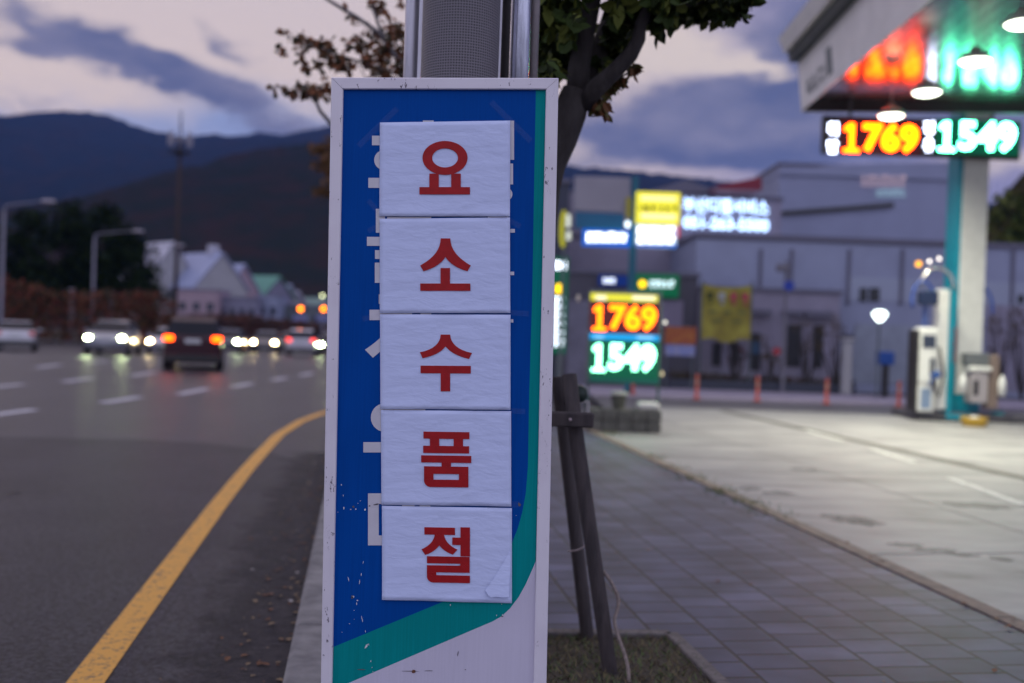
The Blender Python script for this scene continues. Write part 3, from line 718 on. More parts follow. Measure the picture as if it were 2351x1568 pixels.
papers = [('요', [(913, 295), (1226, 290.2), (1225, 520.7), (911.6, 520)], g1, z3, 0, 'topmost of the five taped papers'),
          ('소', [(912.3, 526), (1225, 522.6), (1226, 752), (913, 752.3)], g2, z3, 0, 'second paper from the top'),
          ('수', [(913.3, 755), (1226.4, 756), (1226.4, 984), (914.3, 981.7)], g3, z4, .006, 'middle paper of the five'),
          ('품', [(915.7, 984.8), (1227.8, 987.2), (1228.2, 1215.6), (916.6, 1211.8)], g4, z4, .013, 'second paper from the bottom'),
          ('절', [(918, 1214.4), (1229.6, 1219.9), (1229.6, 1447.8), (918.4, 1439.2)], g5, z5, .018, 'lowest paper, with a curled corner')]
for k, (ch_, cor, gl, zf, tilt, where) in enumerate(papers):
    base = S(*cor[3], .004)
    th = thing('paper_notice', base, 'white paper sheet printed with the red syllable %s, %s' % (ch_, where), 'notice', 'paper notices taped down the blue sign')
    mb = MB(); nx, ny = 30, 22; rr = random.Random(k+40)
    def off_at(u, v):
        q_ = noise.noise(Vector((u*3.1+k*7, v*5.2, k*3.3)))*.0011 + noise.noise(Vector((u*9+k*7, v*15, k))) * .0004
        edge_ = .0042*max(0, (v-.90)/.10)**2*(.4+.6*math.sin(u*5+k*2)**2) + .0026*max(0, (u-.95)/.05)*max(0, math.sin(v*6+k))
        return .0045 + q_ + edge_
    for j in range(ny+1):
        for i in range(nx+1):
            u, v = i/nx, j/ny
            x = (cor[0][0]*(1-u)+cor[1][0]*u)*(1-v)+(cor[3][0]*(1-u)+cor[2][0]*u)*v
            y = (cor[0][1]*(1-u)+cor[1][1]*u)*(1-v)+(cor[3][1]*(1-u)+cor[2][1]*u)*v
            mb.v.append(S(x, y, off_at(u, v)))
    for j in range(ny):
        for i in range(nx):
            mb.f.append([j*(nx+1)+i, (j+1)*(nx+1)+i, (j+1)*(nx+1)+i+1, j*(nx+1)+i+1]); mb.mi.append(0)
    o = mb.build('sheet', papm, None, smooth=True, off=base); o.location = (0, 0, 0); o.parent = th
    so = o.modifiers.new('thickness', 'SOLIDIFY'); so.thickness = .0004; so.offset = -1
    mb = MB()
    for gi, poly in enumerate(gl):
        of = .0068 + gi*.00012
        tf = lambda p: S(*zf(p[0], p[1] + tilt*(p[0]-850)), of)
        if poly[0] == 'ring':
            vs = [tf(p) for p in poly[1]] + [tf(p) for p in poly[2]]; n_ = len(poly[1])
            mb.add(vs, [(i, i+n_, i+1+n_, i+1) for i in range(n_-1)])
        else: mb.add([tf(p) for p in poly], [tuple(range(len(poly)))[::-1]])
    o = mb.build('red_syllable', redm, None, off=base); o.location = (0, 0, 0); o.parent = th
    # tape strips at the corners / joints
    def strip(x0, y0, x1, y1, w_, nm='tape', mm_=tapem, of=.0082):
        mb = MB(); d_ = Vector((x1-x0, y1-y0)); d_.normalize(); n_ = Vector((-d_.y, d_.x))*w_/2
        mb.add([S(x0+n_.x, y0+n_.y, of-.001), S(x1+n_.x, y1+n_.y, of), S(x1-n_.x, y1-n_.y, of), S(x0-n_.x, y0-n_.y, of-.001)], [(0, 1, 2, 3)])
        o = mb.build(nm, mm_, None, off=base); o.location = (0, 0, 0); o.parent = th
    if k == 0:
        strip(862, 352, 955, 262, 14); strip(1180, 246, 1275, 340, 14); strip(886, 482, 910, 510, 12)
    if k == 1: strip(1195, 514, 1250, 545, 13, of=.0092); strip(885, 556, 925, 535, 12)
    if k == 2: strip(872, 766, 1005, 744, 13, of=.0092); strip(1175, 748, 1270, 754, 13, of=.0092)
    if k == 3: strip(1160, 983, 1262, 988, 13, of=.0092); strip(905, 985, 948, 988, 12, of=.0092)
    if k == 4:
        strip(890, 1212, 965, 1220, 13, of=.0092); strip(1170, 1215, 1250, 1210, 14, of=.0092)
        # torn, curled layer at the lower right corner
        mb = MB(); A = [z5(1295, 640), z5(1284, 958), z5(1240, 962), z5(1195, 957), z5(1160, 962), z5(1138, 948), z5(1118, 915), z5(1180, 830)]
        offs = [.0075, .016, .017, .016, .0165, .014, .0085, .0075]
        mb.add([S(p[0], p[1], o_) for p, o_ in zip(A, offs)], [(0, 7, 6, 5, 4, 3, 2, 1)])
        o = mb.build('curled_corner', papm, None, off=base, smooth=True); o.location = (0, 0, 0); o.parent = th
    if k < 4:
        yb = (cor[2][1]+cor[3][1])/2
# ------------------------------------------------------------------ pole behind the sign
pb = at(1058.5, 90, 3.52); pb.z = 0
pole = thing('utility_pole', pb, 'thick grey pole in a textured anti-poster sleeve, standing behind the blue sign', 'pole')
def zline(px, py, d):     # vertical line through the pixel
    p = at(px, py, d); return Vector((p.x-pb.x, p.y-pb.y, 0))
slv = mat('sleeve_rubber', (.115, .105, .125), .55)
nt, b, N, L = nodes_of(slv)
uvn = N('ShaderNodeUVMap'); sp = N('ShaderNodeSeparateXYZ'); L(uvn.outputs[0], sp.inputs[0])
def mth(op, a, b_):
    n = N('ShaderNodeMath'); n.operation = op
    for i, v in enumerate((a, b_)):
        if isinstance(v, (int, float)): n.inputs[i].default_value = v
        elif v is not None: L(v, n.inputs[i])
    return n.outputs[0]
sx = mth('SINE', mth('MULTIPLY', sp.outputs[0], 2*math.pi/.0095), None); sy_ = mth('SINE', mth('MULTIPLY', sp.outputs[1], 2*math.pi/.0095), None)
pr = mth('MULTIPLY', mth('ADD', sx, 1.0), mth('ADD', sy_, 1.0))
mr = N('ShaderNodeMapRange'); mr.inputs[1].default_value = .3; mr.inputs[2].default_value = 2.4; L(pr, mr.inputs[0])
mx = N('ShaderNodeMix'); mx.data_type = 'RGBA'; L(mr.outputs[0], mx.inputs[0]); mx.inputs[6].default_value = (.16, .145, .17, 1); mx.inputs[7].default_value = (.045, .04, .05, 1); L(mx.outputs[2], b.inputs['Base Color'])
bp = N('ShaderNodeBump'); bp.invert = True; bp.inputs['Distance'].default_value = .004; bp.inputs['Strength'].default_value = .6; L(mr.outputs[0], bp.inputs['Height']); L(bp.outputs[0], b.inputs['Normal'])
lean = lambda z: 0.0
rp = 175/2*3.52/F
mb = MB(); mb.tube([(0, 0, 0), (0, 0, 3.3)], rp, 64, caps=False)
o = mb.build('sleeve', slv, pole, smooth=True)
uv = o.data.uv_layers.new(name='UVMap')
for p in o.data.polygons:
    ks = []
    for li in p.loop_indices:
        v = o.data.vertices[o.data.loops[li].vertex_index].co; ks.append((li, math.atan2(v.y, v.x), v.z))
    am = max(a for _, a, _ in ks)
    for li, a, z in ks:
        if am - a > math.pi: a += 2*math.pi
        uv.data[li].uv = (a*rp, z)
galv = MATS['galv']
mb = MB(); mb.tube([(0, 0, 0), (0, 0, 9)], [rp*.97, rp*.85], 40)
mb.build('pole_body', mat('pole_steel', (.35, .34, .38), .5, metal=.3, n_scale=8, n_amt=.25), pole, smooth=True)
steelp = mat('pale_steel', (.62, .60, .68), .35, metal=.55, n_scale=12, stretch=(3, 3, .4), n_amt=.3)
p = zline(947, 90, 3.68); mb = MB(); mb.tube([(p.x, p.y, 0), (p.x, p.y, 6)], .030, 24); mb.build('conduit', steelp, pole, smooth=True)
p = zline(966, 90, 3.56); mb = MB(); mb.box((p.x, p.y, 3), (.012, .05, 6)); mb.build('edge_strip', steelp, pole)
p = zline(1148.5, 90, 3.56); mb = MB(); mb.box((p.x, p.y, 3), (.008, .05, 6)); mb.build('edge_strip', steelp, pole)
p = zline(1161, 90, 3.72); mb = MB(); mb.tube([(p.x, p.y, 0), (p.x, p.y, 6)], .020, 20); mb.build('conduit', mat('dark_conduit', (.07, .06, .065), .6, n_scale=9, n_amt=.4), pole, smooth=True)
p = zline(1194, 90, 3.62); mb = MB(); mb.tube([(p.x, p.y, 0), (p.x, p.y, 6)], .037, 28); mb.build('conduit', mat('galv_bright', (.55, .56, .68), .27, metal=.85, n_scale=14, stretch=(4, 4, .5), n_amt=.4), pole, smooth=True)
p = zline(1225, 90, 3.72); mb = MB(); mb.tube([(p.x, p.y, 0), (p.x, p.y, 6)], .020, 20); mb.build('conduit', mat('brown_conduit', (.22, .19, .20), .5, metal=.3, n_scale=9, n_amt=.3), pole, smooth=True)

# ------------------------------------------------------------------ near street tree
bark = mat('bark', (.05, .042, .042), .9, n_scale=18, col2=(.028, .022, .022), bump=1, b_scale=45, stretch=(1, 1, .35))
tb = at(1208, 900, 4.75); tb.z = 0
tree = thing('street_tree', tb, 'forked dark-barked street tree with green leaves behind the blue sign', 'tree', 'trees along the pavement')
def rel(x, y, d, b0=tb): return at(x, y, d) - b0
lf = [mat('leaf_dark', (.042, .068, .014), .6, spec=.2), mat('leaf_olive', (.12, .14, .026), .6, spec=.2), mat('leaf_deep', (.022, .034, .008), .6, spec=.2)]
K = SK
def zz(X, Y): return ((1200+X/3.136)*K, (Y/3.136)*K)
mb = MB()
A = [Vector((0, 0, 0)), rel(1215, 700, 4.75), rel(*zz(330, 1400), 4.75), rel(*zz(372, 1230), 4.75), rel(*zz(455, 1040), 4.75), rel(*zz(530, 840), 4.75), rel(*zz(580, 680), 4.75)]
mb.tube(A, [.115, .085, .082, .082, .084, .082, .066], 18)
mb.tube([rel(*zz(585, 760), 4.75), rel(*zz(600, 500), 4.75), rel(*zz(640, 260), 4.72), rel(*zz(690, 0), 4.68), rel(*zz(720, -250), 4.6), rel(*zz(690, -700), 4.5)], [.058, .052, .048, .046, .040, .025], 14)
mb.tube([rel(*zz(625, 760), 4.8), rel(*zz(735, 430), 4.88), rel(*zz(820, 200), 4.95), rel(*zz(880, 0), 5.0), rel(*zz(960, -300), 5.1), rel(*zz(1050, -800), 5.2)], [.050, .048, .047, .043, .034, .02], 14)
mb.tube([rel(*zz(620, 790), 4.74), rel(*zz(720, 670), 4.7), rel(*zz(860, 545), 4.66), rel(*zz(985, 415), 4.62), rel(*zz(1050, 290), 4.6), rel(*zz(1062, 180), 4.58), rel(*zz(1130, 40), 4.56), rel(*zz(1300, -120), 4.5)], [.05, .047, .039, .036, .032, .028, .024, .012], 14)
mb.tube([rel(*zz(600, 640), 4.85), rel(*zz(450, 500), 5.0), rel(*zz(330, 300), 5.15), rel(*zz(240, 60), 5.3)], [.03, .022, .016, .01], 10)
mb.tube([rel(*zz(1060, 200), 4.6), rel(*zz(1250, 60), 4.7), rel(*zz(1500, 20), 4.8), rel(*zz(1800, -60), 4.9)], [.016, .012, .008, .004], 8)
mb.tube([rel(*zz(720, 760), 4.74), rel(*zz(730, 800), 4.74), rel(*zz(770, 850), 4.75)], [.008, .005, .003], 6)
mb.tube([rel(*zz(850, 620), 4.7), rel(*zz(950, 560), 4.72), rel(*zz(1020, 500), 4.74)], [.008, .005, .003], 6)
mb.build('trunk', bark, tree, smooth=True)
rnd = random.Random(3); mb = MB()
cl = []
def C(X, Y, d, rx, rz_, cnt, ry=.25): cl.append((rel(*zz(X, Y), d), (rx*4.7/F*K/3.136*1.0, ry, rz_*4.7/F*K/3.136), cnt))
for X, Y, rx, rz_, cnt in ((340, 60, 110, 90, 110), (440, 130, 90, 60, 45), (350, 230, 70, 60, 55), (340, 400, 80, 110, 110), (470, 420, 110, 70, 90), (350, 560, 60, 60, 50), (530, 210, 60, 60, 40), (470, 330, 50, 30, 20),
                           (560, 60, 70, 60, 50), (900, 100, 80, 80, 50), (860, 240, 60, 70, 45), (900, 330, 90, 80, 60), (830, 450, 60, 80, 60), (1000, 120, 90, 60, 70), (740, 540, 40, 60, 30),
                           (1180, 40, 120, 70, 130), (1330, 10, 120, 70, 120), (1480, 20, 110, 60, 110), (1600, 10, 100, 50, 90), (1720, 20, 90, 50, 80), (1810, 30, 60, 45, 60), (1250, 100, 70, 40, 40), (1500, 70, 50, 25, 20)):
    C(X, Y, rnd.uniform(4.5, 5.2), rx, rz_, int(cnt*1.25))
for i in range(26): C(rnd.uniform(200, 1800), rnd.uniform(-900, -80), rnd.uniform(4.2, 5.6), 170, 130, 110)
foliage(mb, cl, rnd, .076, 3)
mb.build('crown', lf, tree)
tw = [mat('leaf_orange', (.16, .06, .02), .7), mat('leaf_yellowgreen', (.10, .085, .02), .7)]
mb = MB(); cl = []
for X, Y, rx, rz_, cnt in ((760, 790, 60, 40, 26), (780, 850, 40, 30, 18), (850, 650, 70, 40, 30), (920, 600, 60, 30, 20), (1010, 520, 40, 25, 14), (790, 720, 40, 30, 12)): C(X, Y, 4.74, rx, rz_, cnt, .06)
foliage(mb, cl, rnd, .05, 2); mb.build('autumn_twigs', tw, tree)

# ------------------------------------------------------------------ second and third street trees (mostly behind the sign)
b2 = at(1000, 900, 8.2); b2.z = 0
t2 = thing('street_tree', b2, 'thin street tree whose pale bare branches with brown leaves reach out left of the sign', 'tree', 'trees along the pavement')
def r2(x, y, d=8.2): return at(x, y, d) - b2
pb_ = mat('bark_pale', (.20, .18, .19), .85, n_scale=12, n_amt=.4)
mb = MB()
mb.tube([Vector((0, 0, 0)), r2(1000, 700), r2(1005, 420), r2(1000, 250), r2(1010, 60), r2(1000, -200)], [.10, .085, .075, .06, .045, .02], 12)
mb.tube([r2(1002, 330), r2(965, 185, 8.1), r2(905, 125, 8), r2(870, 75, 8), r2(820, 40, 7.9), r2(757, 2, 7.9), r2(700, -40, 7.8)], [.035, .026, .02, .018, .015, .013, .008], 10)
mb.tube([r2(905, 125, 8), r2(870, 60, 8), r2(850, 0, 8), r2(840, -80, 8)], [.015, .013, .010, .006], 8)
mb.tube([r2(1000, 480), r2(860, 380, 8.1), r2(765, 290, 8.1), r2(735, 255, 8.1), r2(722, 225, 8.1), r2(690, 205, 8.1)], [.03, .024, .018, .016, .012, .006], 8)
mb.tube([r2(965, 185, 8.1), r2(900, 165, 8.1), r2(820, 140, 8.1), r2(730, 110, 8.1), r2(680, 95, 8.1)], [.016, .012, .010, .007, .004], 8)
mb.tube([r2(900, 165, 8.1), r2(840, 180, 8.1), r2(820, 140, 8.1)], [.01, .008, .004], 6)
mb.build('trunk', pb_, t2, smooth=True)
bl = [mat('leaf_brown', (.15, .08, .045), .8, spec=.1), mat('leaf_russet', (.27, .11, .06), .8, spec=.1), mat('leaf_grey', (.07, .06, .04), .8, spec=.1)]
mb = MB(); cl = []
def C2(x, y, rx, rz_, cnt, d=8.1): cl.append((r2(x, y, d), (rx*d/F, .22, rz_*d/F), cnt))
for x, y, rx, rz_, cnt in ((745, 105, 24, 16, 34), (700, 95, 22, 10, 20), (762, 135, 26, 18, 30), (790, 145, 26, 22, 34), (820, 100, 26, 16, 34), (850, 80, 16, 14, 18), (865, 135, 34, 26, 60), (900, 110, 30, 26, 46), (905, 70, 28, 18, 30), (925, 150, 24, 26, 36),
                           (700, 155, 9, 9, 10), (690, 120, 8, 18, 10), (730, 150, 9, 9, 8), (645, 122, 10, 8, 7), (655, 75, 7, 10, 6), (866, 12, 20, 10, 20), (880, 30, 14, 12, 12), (925, 8, 8, 8, 8), (805, 40, 7, 8, 8), (905, 55, 20, 12, 14),
                           (685, 212, 26, 10, 26), (715, 205, 24, 14, 30), (745, 215, 16, 14, 18), (655, 207, 14, 5, 8), (752, 195, 12, 20, 14), (885, 175, 30, 14, 40), (940, 100, 20, 40, 30), (960, 40, 20, 40, 24), (630, 208, 8, 4, 4)):
    C2(x, y, rx, rz_, cnt)
for i in range(10): C2(random.uniform(780, 1200), random.uniform(-350, -60), 70, 45, 80, 8.2)
foliage(mb, [(c_, r_, int(n_*1.9)) for c_, r_, n_ in cl], rnd, .056, 3); mb.build('crown', bl, t2)
b3 = at(900, 800, 22); b3.z = 0
t3 = thing('street_tree', b3, 'orange-brown autumn tree farther along, just left of the sign frame', 'tree', 'trees along the pavement')
mb = MB(); mb.tube([(0, 0, 0), at(880, 600, 22)-b3, at(840, 430, 22)-b3, at(780, 370, 22)-b3], [.14, .11, .08, .04], 10)
mb.tube([at(870, 560, 22)-b3, at(800, 460, 22)-b3, at(740, 430, 22)-b3], [.06, .05, .02], 8); mb.build('trunk', bark, t3, smooth=True)
ol = [mat('leaf_rust', (.15, .062, .014), .8), mat('leaf_umber', (.085, .045, .012), .8)]
mb = MB(); cl = []
for x, y, rx, ry_, cnt in ((745, 345, 32, 14, 110), (725, 340, 22, 8, 50), (760, 375, 30, 26, 160), (745, 440, 24, 14, 90), (765, 420, 24, 30, 120), (730, 380, 20, 10, 40), (820, 380, 60, 60, 320), (880, 340, 60, 60, 320), (770, 470, 20, 12, 30), (760, 320, 16, 10, 24)):
    cl.append((at(x, y, 22)-b3, (rx*22/F, .5, ry_*22/F), cnt))
foliage(mb, cl, rnd, .10, 2); mb.build('crown', ol, t3)

# ------------------------------------------------------------------ timber tree support
wood = mat('support_wood', (.062, .048, .050), .75, n_scale=10, stretch=(3, 3, .4), col2=(.032, .025, .028), bump=.5, b_scale=50)
sb = at(1330, 1470, 4.75); sb.z = 0
sup = thing('tree_support', sb, 'dark wooden tree support with slanting legs and a crossbar right of the sign', 'tree support')
def rs(x, y, d): return at(x*K, y*K, d) - sb
def ground_rel(x, y): p = G(x*K, y*K); return p - sb
l1t, l1b = rs(1340, 905, 4.86), ground_rel(1412, 1539)
mb = MB(); mb.tube([l1b+Vector((.01, 0, -.1)), l1b, l1t], .033, 16); mb.build('leg', wood, sup, smooth=True)
l2b = ground_rel(1467, 1622)
mb = MB(); mb.tube([l2b+Vector((.01, 0, -.1)), l2b, rs(1382, 1027, 4.55), rs(1368, 900, 4.60)], .034, 16); mb.build('leg', wood, sup, smooth=True)
l3b = Vector((tb.x-sb.x-.55, tb.y-sb.y+.5, 0))
mb = MB(); mb.tube([l3b, rs(1300, 905, 4.95)], .033, 16); mb.build('leg', wood, sup, smooth=True)
p0, p1 = rs(1250, 1005, 4.50), rs(1426, 1008, 4.46); md = (p0+p1)/2
mb = MB(); mb.box(md, ((p1-p0).length, .05, .066), ry=-.0, rz=.02, bev=.006); mb.build('crossbar', wood, sup)
p0, p1 = rs(1300, 925, 4.95), rs(1300, 940, 4.45)
mb = MB(); mb.tube([rs(1392, 940, 5.3), rs(1392, 948, 4.62)], .036, 20); mb.build('crossbar', mat('green_pole', (.016, .035, .028), .6, n_scale=9, n_amt=.4), sup, smooth=True)
mb = MB(); c_ = rs(1394, 985, 4.64)
mb.box(c_+Vector((-.036, 0, 0)), (.014, .02, .07)); mb.box(c_+Vector((.036, 0, -.01)), (.018, .02, .09)); mb.box(c_+Vector((0, 0, .04)), (.085, .02, .012)); mb.build('bracket', mat('bracket_pale', (.42, .40, .40), .6), sup)
mb = MB(); mb.ball(rs(1370, 1008, 4.425), .007); mb.build('bolt', mat('bolt', (.5, .4, .42), .4, metal=.6), sup)
mb = MB(); mb.tube([rs(1365, 1325, 4.55), rs(1385, 1322, 4.5), rs(1398, 1317, 4.48), rs(1405, 1311, 4.47)], .0035, 6); mb.build('wire', mat('wire', (.45, .36, .36), .6), sup, smooth=True)
rb = G(1440, 1566); 
rope = thing('rope', rb, 'pale rope hanging down from the tree support onto the grass', 'rope')
pts = [at(1385, 1312, 4.45), at(1402, 1335, 4.45), at(1418, 1368, 4.43), at(1419, 1395, 4.42), at(1411, 1422, 4.4), at(1416, 1450, 4.38), at(1424, 1475, 4.36), at(1436, 1508, 4.34), at(1443, 1545, 4.3), at(1446, 1600, 4.25)]
sm_ = []
for i in range(len(pts)-1):
    for t in (0, .33, .66):
        p00 = pts[max(i-1, 0)]; p11 = pts[i]; p22 = pts[i+1]; p33 = pts[min(i+2, len(pts)-1)]
        sm_.append(.5*((2*p11)+(-p00+p22)*t+(2*p00-5*p11+4*p22-p33)*t*t+(-p00+3*p11-3*p22+p33)*t**3))
mb = MB(); mb.tube([p-rb for p in sm_+[pts[-1]]], .0085, 10)
mb.build('rope_strand', mat('rope', (.30, .24, .22), .9, n_scale=60, n_amt=.35), rope, smooth=True)
# ------------------------------------------------------------------ emitting materials
def glow(name, c, s=1.0): return mat(name, (.02, .02, .02), .9, emit=c, es=s, spec=0.0)
ORG_B = glow('led_orange_bright', (36, 1.6, .005)); GRN_B = glow('led_green_bright', (2.6, 24, 12)); ORG = glow('led_orange', (9, 1.0, .004)); GRN = glow('led_green', (1.9, 7.5, 4.2)); WHT = glow('led_white', (7, 7.6, 10))
YEL_E = glow('light_yellow', (.9, .85, .06)); CY_E = glow('light_cyan', (.01, .42, .95)); BLU_E = glow('light_blue', (.0, .10, .65))
LAMPW = glow('lamp_white', (7.5, 8, 6.5)); WB = glow('box_white', (2.6, 2.9, 3.4)); SOFTW = glow('soft_white', (.75, .95, 1.35))
blackp = mat('black_panel', (.018, .016, .02), .4)
steel = mat('painted_steel', (.12, .14, .16), .45, metal=.2, n_scale=20, n_amt=.2)
white_p = mat('white_panel', (.70, .70, .68), .45, n_scale=6, n_amt=.10)
teal_p = mat('teal_panel', (.0, .26, .36), .4, n_scale=6, n_amt=.12)

def child(mb, name, m, parent, base, smooth=False):
    o = mb.build(name, m, None, smooth=smooth, off=base); o.location = (0, 0, 0); o.parent = parent; return o
def T(px, py, d): return at(px, py, d)

# ------------------------------------------------------------------ canopy
CD = 20.9
A_ = at(1842, 256, CD); zb = A_.z
Bn = G(2140, 0, zb); dirc = (Bn-A_); dirc.z = 0; dirc.normalize()
Cn = G(2351, 260, zb); dirr = (Cn-A_); dirr.z = 0; dirr.normalize()
out = -dirr
near = A_ + dirc*11.5
far_r = A_ + dirr*13
near_r = near + dirr*13
ctr_c = Vector((A_.x+6, A_.y-3, 0))
can = thing('station_canopy', ctr_c, 'white petrol station canopy with a mirror-like ribbed soffit on the right', 'canopy')
sof = mat('soffit_metal', (.55, .55, .55), .10, metal=.95)
nt, b, N, L = nodes_of(sof)
tc = N('ShaderNodeTexCoord'); w = N('ShaderNodeTexNoise'); w.inputs['Scale'].default_value = 1.2; L(tc.outputs['Object'], w.inputs['Vector'])
bp = N('ShaderNodeBump'); bp.inputs['Distance'].default_value = .02; bp.inputs['Strength'].default_value = .12; L(w.outputs[0], bp.inputs['Height']); L(bp.outputs[0], b.inputs['Normal'])
b.inputs['Roughness'].default_value = .17
zs = zb+.21
mb = MB(); Wd = 13.0; npan = 52; step = Wd/npan
for i in range(npan):
    a = A_+dirr*(i*step+.006); c = A_+dirr*((i+1)*step-.006)
    a2, c2 = a+dirc*11.5, c+dirc*11.5
    for p in (a, c, a2, c2): p.z = zs
    mb.add([a, c, c2, a2, a+Vector((0, 0, .03)), a2+Vector((0, 0, .03)), c+Vector((0, 0, .03)), c2+Vector((0, 0, .03))], [(0, 3, 2, 1), (0, 4, 5, 3), (1, 2, 7, 6)])
child(mb, 'soffit', sof, can, ctr_c)
mb = MB(); P = [A_, far_r, near_r, near]
mb.add([Vector((p.x, p.y, zs+.035)) for p in P]+[Vector((p.x, p.y, zb+1.25)) for p in P], [(0, 3, 2, 1), (4, 5, 6, 7), (0, 1, 5, 4), (1, 2, 6, 5), (2, 3, 7, 6), (3, 0, 4, 7)])
child(mb, 'roof_deck', mat('roof_dark', (.05, .055, .06), .6), can, ctr_c)
def fascia(p, q, outv, prof, name, m):
    mb = MB(); n_ = len(prof); vs = []
    for e in (p, q):
        for (o_, z) in prof: vs.append(Vector((e.x+outv.x*o_, e.y+outv.y*o_, zb+z)))
    mb.add(vs, [(i, (i+1) % n_, n_+(i+1) % n_, n_+i) for i in range(n_)]+[tuple(range(n_))[::-1], tuple(range(n_, 2*n_))])
    return child(mb, name, m, can, ctr_c)
fw = mat('fascia_white', (.80, .77, .77), .45, n_scale=2, n_amt=.12)
lp = [(.005, 0), (.02, -.004), (.13, 1.02), (.005, 1.02)]
fascia(A_, near, out, lp, 'fascia', fw)
fascia(far_r, A_, -dirc, [(.005, 0), (.06, -.004), (.22, 1.02), (.005, 1.02)], 'fascia', fw)
mb = MB(); a, c_ = A_-dirc*(-.004), far_r-dirc*(-.004)
mb.add([Vector((a.x, a.y, zb)), Vector((c_.x, c_.y, zb)), Vector((c_.x, c_.y, zs)), Vector((a.x, a.y, zs))], [(0, 1, 2, 3)]); child(mb, 'fascia_shade_sheet', mat('inner_face_shade', (.05, .045, .052), .6), can, ctr_c)  # added dark sheet: shade on the far fascia's inner face put into colour
dk_ = mat('fascia_recess', (.03, .04, .045), .5)
fascia(A_-dirc*.0, near, out, [(.006, 1.022), (.30, 1.022), (.34, 1.22), (.006, 1.22)], 'fascia_band', dk_)
fascia(A_-dirc*.0, near, out, [(.006, 1.222), (.42, 1.222), (.55, 1.52), (.006, 1.52)], 'fascia_cap', fw)
# emblem lettering on the fascia
emb = mat('emblem_grey', (.14, .16, .17), .5)
mb = MB()
def fp_(t, z): # point on the inclined face, t along from the corner
    o_ = .02+.11*z/1.02+.006; p = A_+dirc*t+out*o_; return Vector((p.x, p.y, zb+z))
for t0, t1, z0, z1 in ((.55, .66, .22, .5), (.72, .9, .2, .34), (.72, .79, .34, .52), (.97, 1.04, .2, .5), (1.1, 1.3, .2, .28), (1.1, 1.17, .28, .5), (1.38, 1.45, .22, .55), (1.52, 1.7, .22, .3), (1.52, 1.7, .42, .5), (1.78, 1.86, .2, .5), (2.0, 2.35, .2, .72)):
    mb.add([fp_(t0, z0), fp_(t1, z0), fp_(t1, z1), fp_(t0, z1)], [(0, 1, 2, 3)])
child(mb, 'emblem', emb, can, ctr_c)

# ------------------------------------------------------------------ canopy lamps
lm_alu = mat('lamp_alu', (.45, .46, .45), .35, metal=.6)
names = ['farthest of the row of lit bell lamps, just above the orange digits', 'second lit bell lamp from the far end, below the red reflection', 'third lit bell lamp, hanging in front of the green reflection', 'nearest lit bell lamp, cut by the right edge of the photo']
proto = None
for i, (x, y, d) in enumerate(((2046, 264, 19.4), (2128, 210, 17.45), (2239, 138, 15.5), (2349, 52, 13.8))):
    c = at(x, y, d)
    lab = names[i]
    if proto is None:
        th = thing('canopy_lamp', c, lab, 'lamp', 'bell lamps under the canopy')
        mb = MB(); mb.lathe((0, 0, 0), [(.235, -.02), (.25, -.02), (.245, .03), (.17, .11), (.09, .14), (.07, .2), (.0, .22)], 28); mb.build('lamp_shade', lm_alu, th, smooth=True)
        mb = MB(); mb.lathe((0, 0, 0), [(.0, -.075), (.13, -.068), (.20, -.045), (.235, -.015), (.235, .0), (.0, .01)], 28); mb.build('diffuser', LAMPW, th, smooth=True)
        mb = MB(); mb.tube([(0, 0, .2), (0, 0, .50)], .012, 8); mb.build('hanger', lm_alu, th)
        proto = th
    else:
        th = copy_tree(proto); th.location = c; th['label'] = lab
    ld = bpy.data.lights.new('lamp_light', 'AREA'); ld.shape = 'DISK'; ld.size = .42; ld.energy = 100; ld.color = (1, .99, .78); ld.spread = R(142)
    lo = bpy.data.objects.new('lamp_light', ld); COL.objects.link(lo); lo.location = (0, 0, -.09); lo.parent = th

# ------------------------------------------------------------------ hanging LED price board
BD = 20.5
def zdigits(mb, s, x0, y0, x1, y1, d, m=0, off=.03, fwd=.03):
    if s[0] == '1':          # slab-footed 1 of an LED matrix, then the other three digits
        q = (x1-x0)*.215
        c, w_, h_ = rect(x0, y0, x0+q, y1, d); c.y -= fwd; t = h_*.125
        P = [(-.5, -.5), (.5, -.5), (.5, -.5+t/h_), (.5*t*1.3/w_, -.5+t/h_), (.5*t*1.3/w_, .5), (-.5*t*1.3/w_, .5), (-.46, .36), (-.46, .22), (-.5*t*1.3/w_, .27), (-.5*t*1.3/w_, -.5+t/h_), (-.5, -.5+t/h_)]
        mb.add([c+Vector((a*w_, 0, b_*h_)) for a, b_ in P], [tuple(range(len(P)))])
        x0 += q*1.2; s = s[1:]
    c, w_, h_ = rect(x0, y0, x1, y1, d); c.y -= fwd
    text_mb(mb, s, c, (1, 0, 0), (0, 0, 1), w_, h_, off, m)
c, w_, h_ = rect(1889, 272, 2343, 359, BD)
board = thing('price_board', c, 'long LED price board hanging under the canopy, showing 1769 and 1549', 'price display')
mb = MB(); mb.box(c+Vector((0, .06, 0)), (w_, .12, h_), bev=.01); child(mb, 'cabinet', blackp, board, c)
for nm_, x0, x1, m_ in (('orange_glare_field', 1929, 2113, glow('glare_red', (.055, .010, .016))), ('green_glare_field', 2148, 2340, glow('glare_green', (.0, .085, .045)))):  # faint emission on the board face paints in the glare around the digits
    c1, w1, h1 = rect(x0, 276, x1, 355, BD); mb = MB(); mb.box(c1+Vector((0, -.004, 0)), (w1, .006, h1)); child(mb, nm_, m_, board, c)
mb = MB(); zdigits(mb, '1769', 1936, 284, 2107, 350, BD, off=.038); child(mb, 'orange_digits', ORG_B, board, c)
mb = MB(); zdigits(mb, '1549', 2154, 280, 2331, 348, BD, off=.030); child(mb, 'green_digits', GRN_B, board, c)
